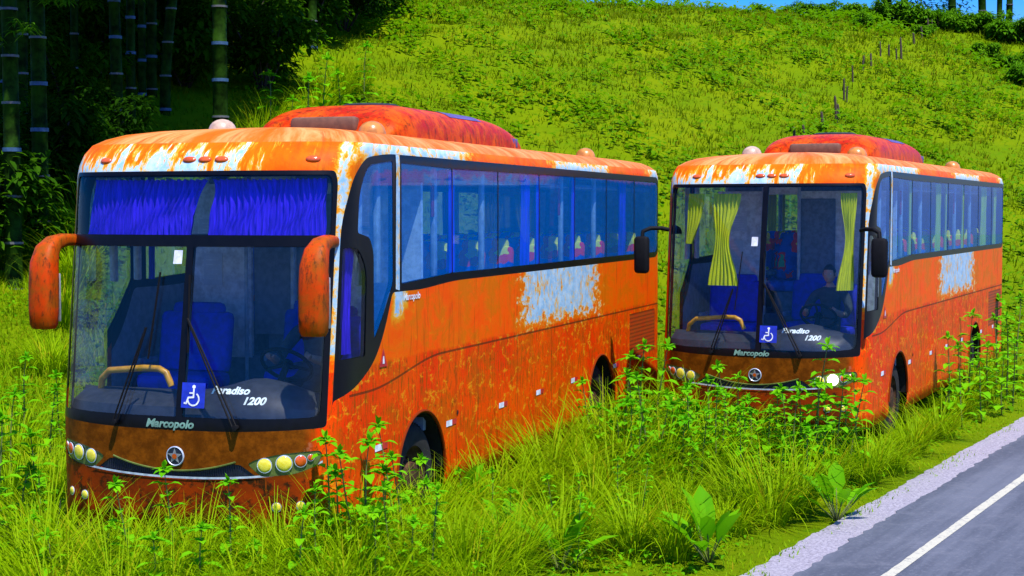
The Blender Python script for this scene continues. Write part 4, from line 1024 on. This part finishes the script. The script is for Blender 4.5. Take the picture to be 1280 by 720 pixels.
for i, (ox, oy, s) in enumerate(((.45, 3.0, 1.15), (.7, 3.7, 1.25), (.5, 4.3, 1.2), (.9, 4.7, 1.35), (.55, 5.2, 1.25), (.95, 5.6, 1.4), (.6, 6.1, 1.3), (1.0, 6.5, 1.45), (.6, 6.9, 1.3), (1.3, 7.2, 1.4), (.7, 7.4, 1.15), (1.4, 6.0, 1.35), (1.5, 5.0, 1.3), (1.2, 4.1, 1.2), (1.3, 7.9, 1.3), (1.8, 6.8, 1.35), (1.9, 5.6, 1.25))):
    q = W+ox; c, s2 = math.cos(B1[2]), math.sin(B1[2]); x, y = B1[0]+q*c+oy*s2, B1[1]-q*s2+oy*c
    plant('grass_tussock', TUS[i % 4], x, y, float(gz(x, y)), s, i*1.9, 'tall arching tussock pressed against the long side of the bus with blue curtains', 'grass tussock', 'long grass tussocks')
Tf = [(30, 11.6), (75, 12.2), (115, 11.5), (150, 12.3), (190, 11.8), (230, 12.3), (265, 11.4), (300, 12.2), (335, 12.4), (365, 11.8), (400, 12.4), (440, 11.7), (475, 12.5), (505, 12.0), (540, 12.8), (20, 13.4), (60, 14.2), (5, 15.0), (35, 16.4), (70, 16.0), (15, 18.0), (50, 12.9), (95, 11.1), (210, 11.0), (320, 11.0), (420, 11.0), (520, 11.3), (590, 11.6), (560, 12.2), (140, 10.9), (478, 13.1), (500, 13.2), (520, 13.6), (545, 13.9), (462, 12.8), (535, 13.3), (565, 14.2), (490, 12.7), (90, 12.5), (180, 12.45), (280, 12.55), (360, 12.6), (420, 12.75), (130, 12.0), (205, 12.1), (245, 11.9), (312, 11.8), (345, 12.0), (385, 12.2), (430, 12.3), (100, 12.7), (60, 11.2), (20, 12.3), (160, 11.2), (260, 11.0), (390, 11.3), (460, 11.1), (455, 12.4), (550, 11.5), (575, 12.0), (610, 12.6), (640, 12.2), (600, 11.2)]
for i, (px, D) in enumerate(Tf):
    x, y, z = at(px, D); plant('grass_tussock', TUS[(i+1) % 4], x, y, z, random.uniform(.80, 1.08), i*1.3, ('tussock of long grass by the front wheel of the bus with blue curtains' if px > 450 else 'tussock of long grass in front of the bumper of the bus with blue curtains') if px > 75 else 'tussock of long grass at the left edge of the view', 'grass tussock', 'long grass tussocks')
# dry black twig bush by the left bumper
m = MB(); random.seed(5)
for i in range(46):
    a = random.uniform(0, 2*PI); l = random.uniform(.3, .75); e = random.uniform(.4, 1.3); p = Vector((random.uniform(-.1, .1), random.uniform(-.1, .1), 0)); pts = [p]
    for k in range(5): e -= random.uniform(.0, .28); a += random.uniform(-.4, .4); p = p+Vector((math.cos(a)*math.cos(e), math.sin(a)*math.cos(e), math.sin(e)))*l/5; pts.append(p)
    m.tube(pts, [.010, .009, .008, .006, .004, .002], 5)
o = m.build('twig_bush', LM['twig']); o.location = at(52, 13.1); tag(o, 'blackened leafless twig bush in the grass left of the bumper', 'dead bush')

# ---- bushes and trees
def leafcloud(n, blobs, L0, L1, wr=.5):
    bl = np.array(blobs); w = bl[:, 3]**2; k = RG.choice(len(bl), n, p=w/w.sum()); d = RG.normal(0, 1, (n, 3)); d /= np.linalg.norm(d, axis=1, keepdims=True)
    r = (.35+.65*RG.random(n)**.5)*bl[k, 3]*(1+.18*RG.normal(0, 1, n)); B = bl[k, :3]+d*r[:, None]*np.array([1, 1, .85]); L = U(L0, L1, n)
    return leaves(B, np.arctan2(d[:, 1], d[:, 0])+RG.normal(0, .9, n), L, L*wr*U(.8, 1.2, n), U(-.7, .6, n), .35)
def proto_tree(H, cr, n, L0, L1, mat, low=.35):
    m = MB(); top = H*.72; m.tube([(0, 0, -.4), (.06*H*.1, 0, H*.2), (-.03*H*.3, .1, H*.45), (.1, 0, top)], [.034*H*.6, .026*H*.6, .018*H*.6, .008*H*.6], 10); blobs = []
    for i in range(9):
        a = i*2.4+RG.random(); z0 = H*(low+.45*i/9); r = cr*(.9-.35*i/9)*U(.6, 1.05, 1)[0]; e = (math.cos(a)*r, math.sin(a)*r, z0+H*.14)
        m.tube([(0, 0, z0*.86), (e[0]*.5, e[1]*.5, z0+H*.05), e], [.009*H, .006*H, .003*H], 6); blobs += [(*e, cr*U(.38, .55, 1)[0]), (e[0]*.55, e[1]*.55, e[2]+.05*H, cr*.42)]
    blobs.append((0, 0, H*.86, cr*.5)); V, Q = leafcloud(n, blobs, L0, L1); return meshdata('trunk', m.V, m.F, LM['bark']), fast('crown', V, Q, mat)
def proto_bush(r, n, L0, L1, mat, hgt=1.):
    m = MB(); blobs = []
    for i in range(9):
        a = i*2.4; q = r*U(.25, .75, 1)[0]; e = (math.cos(a)*q, math.sin(a)*q, r*hgt*U(.35, 1.15, 1)[0]); m.tube([(0, 0, -.1), (e[0]*.5, e[1]*.5, e[2]*.6), e], [.03*r, .02*r, .01*r], 5); blobs.append((*e, r*U(.28, .45, 1)[0]))
    V, Q = leafcloud(n, blobs, L0, L1); return meshdata('stem', m.V, m.F, LM['bark']), fast('foliage', V, Q, mat)
def tree(kind, pr, loc, sc, rz, label, cat, group, names=('trunk', 'crown')):
    o = empty(kind, loc, rz); o.scale = (sc, sc, sc)
    for nm, me in zip(names, pr): link(bpy.data.objects.new(nm, me), o)
    return tag(o, label, cat, group)
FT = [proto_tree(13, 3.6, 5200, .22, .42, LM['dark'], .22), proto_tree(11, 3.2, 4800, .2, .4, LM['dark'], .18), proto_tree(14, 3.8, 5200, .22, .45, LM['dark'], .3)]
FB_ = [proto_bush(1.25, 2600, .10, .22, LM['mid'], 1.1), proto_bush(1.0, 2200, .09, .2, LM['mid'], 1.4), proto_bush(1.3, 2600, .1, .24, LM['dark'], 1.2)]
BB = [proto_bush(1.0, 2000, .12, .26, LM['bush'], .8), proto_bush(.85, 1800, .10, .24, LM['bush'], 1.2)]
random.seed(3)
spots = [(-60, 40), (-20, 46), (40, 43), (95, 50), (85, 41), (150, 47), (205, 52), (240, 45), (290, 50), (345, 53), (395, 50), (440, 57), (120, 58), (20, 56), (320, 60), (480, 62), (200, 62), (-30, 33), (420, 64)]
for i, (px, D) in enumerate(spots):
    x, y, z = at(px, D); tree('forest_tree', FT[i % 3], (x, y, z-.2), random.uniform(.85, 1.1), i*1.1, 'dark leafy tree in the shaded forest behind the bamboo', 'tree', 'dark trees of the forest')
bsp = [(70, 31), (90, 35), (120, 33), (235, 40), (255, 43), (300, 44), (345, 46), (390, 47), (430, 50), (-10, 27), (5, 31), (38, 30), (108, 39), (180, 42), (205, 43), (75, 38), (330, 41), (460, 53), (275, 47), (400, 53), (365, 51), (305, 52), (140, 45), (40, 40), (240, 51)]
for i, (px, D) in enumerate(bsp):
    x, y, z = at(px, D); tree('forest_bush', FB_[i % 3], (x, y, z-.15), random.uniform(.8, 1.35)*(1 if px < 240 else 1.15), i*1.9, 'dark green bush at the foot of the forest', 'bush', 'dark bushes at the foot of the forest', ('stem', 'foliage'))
# lit edge plants where the forest meets the slope
for i, (px, D, s) in enumerate(((330, 36, 1.7), (352, 38, 1.5), (315, 35, 1.5), (372, 37, 1.9), (395, 39, 1.6), (420, 41, 1.7), (300, 34, 1.4), (445, 42, 1.5), (95, 27, 1.5), (110, 29, 1.6), (78, 25, 1.3), (60, 23, 1.2))):
    x, y, z = at(px, D); lb = 'sunlit clump of tall grass at the forest edge above the roof' if px > 250 else 'clump of tall grass on the shaded slope left of the bus with blue curtains'
    plant('grass_tussock', TUS[i % 4], x, y, z, s, i, lb, 'grass tussock', 'tall grass clumps at the forest edge')
for i, (px, D, s) in enumerate(((385, 36, 1.8), (402, 37, 1.7), (340, 37, 1.6), (362, 35, 1.5), (428, 39, 1.7), (455, 41, 1.6))):
    x, y, z = at(px, D); plant('leafy_weed', WEED[i % 5], x, y, z, s, i, 'bright leafy weed at the forest edge above the roof of the bus with blue curtains', 'weed', 'bright weeds at the forest edge')
for i, (px, D, s) in enumerate(((1010, 70, 1.1), (1035, 71, 1.3), (1062, 70, 1.4), (1088, 69.5, 1.5), (1112, 70, 1.5), (1138, 69.5, 1.6), (1165, 70, 1.4), (1192, 69, 1.4), (1216, 69.5, 1.4), (1240, 69, 1.5), (1262, 68, 1.6), (1285, 67.5, 1.6), (1255, 62, 1.1), (1278, 58, 1.2), (1225, 64, 1.0), (985, 72, 1.2), (1150, 66, .9), (1075, 66, .9), (1300, 64, 1.5), (950, 72, 1.1), (900, 72, 1.))):
    x, y, z = at(px, D); tree('hilltop_bush', BB[i % 2], (x, y, z-.15), s*.62, i*2.2, 'bright green bush on the crest of the hill', 'bush', 'bright bushes on the hill crest', ('stem', 'foliage'))
FAR = [proto_tree(9, 3.0, 3000, .3, .5, LM['far'], .12), proto_tree(8, 2.6, 2800, .3, .5, LM['far'], .1)]
for i, (px, D, s) in enumerate(((1140, 92, .62), (1165, 95, .66), (1190, 93, .64), (1215, 96, .62), (1120, 96, .6), (1235, 99, .46))):
    x, y, z = at(px, D); tree('distant_tree', FAR[i % 2], (x, y, z-.8), s, i, 'dark teal tree beyond the hill crest', 'tree', 'distant trees beyond the crest')

# ---- bamboo
BTOP = [fast('leafy_top', *leafcloud(5200, [(0, 0, 0, 1.9), (1.2, .5, -.6, 1.5), (-1.2, -.6, -.3, 1.5), (.2, 1.2, .3, 1.5), (-.3, -1.3, -1., 1.3)], .25, .5, .22), LM['dark']) for _ in range(2)]  # out-of-view crowns, added to shade the forest below
def bamboo(px, D, dia, H, lx, ly, rings, label, spray=None, crown=True, group='giant bamboo culms of the forest', base=None):
    x, y, z = at(px, D) if base is None else base; r = dia/2; top = Vector((lx, ly, H)); m = MB(); n = int(H/.75)
    o = empty('bamboo', (x, y, z-.1)); P = lambda s: Vector((lx*s*s, ly*s*s, H*s)); pts = []; rs = []
    off = random.random()*.4
    for k in range(n+1):
        s = min(1, (k+off)/n); rr = r*(1-.35*s)
        for e, f in ((-.035, 1.), (-.012, 1.10), (.012, 1.10), (.035, .97)):
            t = s+e/H
            if 0 <= t <= 1: pts.append(P(t)); rs.append(rr*f)
        if rings:
            c = P(s); bl = random.random() < .33; m.cur = 2 if bl else 1; m.tube([c+Vector((0, 0, -.035 if bl else -.022)), c+Vector((0, 0, .03 if bl else .018))], rr*1.13, 14, False)
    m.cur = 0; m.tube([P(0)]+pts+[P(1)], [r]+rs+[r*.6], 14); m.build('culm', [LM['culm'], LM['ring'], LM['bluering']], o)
    if crown: k = link(bpy.data.objects.new('leafy_top', BTOP[int(px) % 2]), o); k.location = P(.92); k.rotation_euler = (0, 0, px)
    if spray:
        for (dz, dx, dy) in spray:
            parts = []; tw = MB()
            a = P(min(1, (dz)/H)); b = a+Vector((dx, dy, .15)); tw.tube([a, a*.5+b*.5+Vector((0, 0, .15)), b], [.012, .009, .004], 5)
            for k in range(16):
                s = random.uniform(.15, 1.05); c = a*(1-s)+b*s+Vector((random.gauss(0, .07), random.gauss(0, .1), .6*s*(1-s)*.6+random.gauss(0, .07))); nn = 7; az = U(0, 2*PI, nn)
                L = U(.12, .24, nn); parts.append(leaves(np.array(c)[None]+np.zeros((nn, 3)), az, L, L*.17, U(-.5, .35, nn), .35))
            V, Q = joinVQ(parts); ls = link(bpy.data.objects.new('leaf_spray', fast('leaf_spray', V, Q, LM['spray'])), o); tw.build('twig', LM['culm'], ls)
    return tag(o, label, 'bamboo', group)
random.seed(21)
bamboo(17, 26.5, .30, 10, -.1, .1, True, 'thick dark bamboo culm, leftmost of all at the left edge', [(4.2, .5, -.5), (4.0, -.6, -.4), (5.0, .3, -.6)])
bamboo(52, 27.5, .30, 11, -.15, .2, True, 'thick dark bamboo culm next to the leftmost one', [(4.6, .55, -.4)])
bamboo(149, 34, .27, 10, -.5, .2, True, 'bamboo culm leaning slightly left, carrying bright leaf sprays', [(3.35, -1.0, -.5), (3.2, .6, -.6), (3.5, -.7, -.7), (3.3, -.3, -.8), (3.1, -1.3, -.4)])
bamboo(166, 36, .22, 11, .1, .2, True, 'straight bamboo culm just right of the left-leaning culm', [(4.4, .9, -.8)])
bamboo(180, 37.5, .19, 11, .15, .3, True, 'slim bamboo culm in the middle of the bamboo clump')
bamboo(192, 38, .25, 10, .35, .2, True, 'bamboo culm at the back of the clump, beside the right-leaning one')
bamboo(208, 37, .26, 10, 2.6, .3, True, 'bamboo culm leaning strongly to the right')
bamboo(277, 33, .33, 12, -.05, .2, True, 'isolated thick bamboo culm rising behind the front roof dome', [(4.8, 1.1, -.6), (4.6, -1.2, -.5)])
bamboo(392, 46, .27, 12, .3, .2, True, 'bamboo culm rising behind the roof pod of the bus with blue curtains')
bamboo(96, 37, .2, 11, .2, .3, True, 'thin bamboo culm in deep shade between the thick pair and the clump', [(4.2, .5, -.5)])
for px, D, dia, lx in ((30, 31, .24, .2), (8, 33, .22, -.3), (112, 41, .2, .4), (128, 39, .2, -.2), (228, 44, .22, .5), (250, 47, .22, .2), (70, 42, .2, .3), (172, 43, .2, -.4)):
    bamboo(px, D, dia, 12, lx, .2, True, 'dim bamboo culm standing deep in the forest shade', [(random.uniform(3.4, 5.5), random.uniform(-1, 1), -.8), (random.uniform(3.2, 5.), random.uniform(-1, 1), -.9)])
bamboo(330, 50, .25, 12, -.3, .2, True, 'bamboo culm far back in the forest above the roof')
for i, (px, D, dia, lb) in enumerate(((1106, 72, .42, 'leftmost dark trunk on the hill crest'), (1127, 71, .36, 'dark trunk on the hill crest, second from its left end'), (1186, 71.5, .36, 'dark trunk in the middle of the hill crest'), (1224, 71, .36, 'leaning dark trunk on the hill crest'), (1245, 70.5, .25, 'slim dark trunk at the right end of the hill crest'), (1257, 71, .30, 'last dark trunk on the crest, against open sky'))):
    bamboo(px, D, dia, 9, (-.9, -.4, .1, -1.2, .1, .5)[i], .2, i > 2, lb, None, False, 'dark bamboo trunks on the hill crest')

# ---- old fence posts running up the slope
random.seed(9)
FP = [(1055, 125, 22), (1046, 153, 28), (1029, 161, 16), (1006, 171, 9), (993, 171, 7), (1066, 103, 16), (1078, 88, 14), (1089, 83, 12), (1101, 71, 15), (1111, 70, 10), (1121, 75, 10), (1127, 74, 23), (1143, 55, 10), (1153, 48, 11), (1161, 43, 16), (1165, 41, 13), (1173, 37, 11), (1180, 34, 14), (1184, 33, 11), (1191, 33, 11), (1058, 128, 15), (1049, 150, 15)]
for px, py, hp in FP:
    p = hit(px, py)
    if p is None: continue
    h = hp/FPX*p[1]+.12; w = random.uniform(.05, .085); m = MB(); tx, tyy = random.uniform(-.06, .06), random.uniform(-.06, .06)
    m.tube([(0, 0, -.2), (tx*.5, tyy*.5, h*.5), (tx, tyy, h*.93), (tx*1.1, tyy*1.1, h)], [w*.55, w*.52, w*.46, w*.22], 7)
    o = m.build('fence_post', LM['post'], None, False); o.location = (p[0], p[1], float(gz(p[0], p[1]))); tag(o, 'weathered wooden stake in the broken fence line up the grassy slope', 'fence post', 'stakes of the broken fence')
# ------------------------------------------------------------------ light, camera
SUN = Vector((.46, -.89, .0)).normalized(); EL = math.radians(66)
sv = Vector((SUN.x*math.cos(EL), SUN.y*math.cos(EL), math.sin(EL)))
ld = bpy.data.lights.new('sun', 'SUN'); ld.energy = 4.3; ld.angle = math.radians(.6); ld.color = (1., .95, .86)
lo = bpy.data.objects.new('sun', ld); COL.objects.link(lo); lo.rotation_euler = (-sv).to_track_quat('-Z', 'Y').to_euler(); lo.location = (20, -10, 30)
wd = bpy.data.worlds.new('World'); scene.world = wd; wd.use_nodes = True
wn, wl = wd.node_tree.nodes, wd.node_tree.links
sk = wn.new('ShaderNodeTexSky'); sk.sky_type = 'NISHITA'; sk.sun_disc = False; sk.sun_elevation = EL; sk.sun_rotation = math.atan2(SUN.x, SUN.y)
hs = wn.new('ShaderNodeHueSaturation'); hs.inputs['Saturation'].default_value = 2.2
bg = wn['Background']; wl.new(sk.outputs[0], hs.inputs['Color']); mu = wn.new('ShaderNodeMix'); mu.data_type = 'RGBA'; mu.blend_type = 'MULTIPLY'; mu.inputs[0].default_value = 1; mu.inputs[7].default_value = (.55, .57, 1, 1); wl.new(hs.outputs[0], mu.inputs[6]); wl.new(mu.outputs[2], bg.inputs[0]); bg.inputs[1].default_value = .15
cam = bpy.data.cameras.new('camera'); cam.sensor_width = 36; cam.lens = 36*FPX/1280; cam.clip_end = 1000; cam.clip_start = .1
co = bpy.data.objects.new('camera', cam); COL.objects.link(co); co.location = (0, 0, CAMH); co.rotation_euler = (PI/2-math.atan((360-HZ)/FPX), 0, 0); scene.camera = co
vs = scene.view_settings; vs.view_transform = 'Standard'; vs.look = 'None'; vs.gamma = 1; vs.use_curve_mapping = False; vs.exposure = .8
scene.cycles.transparent_max_bounces = 24; scene.cycles.max_bounces = 8
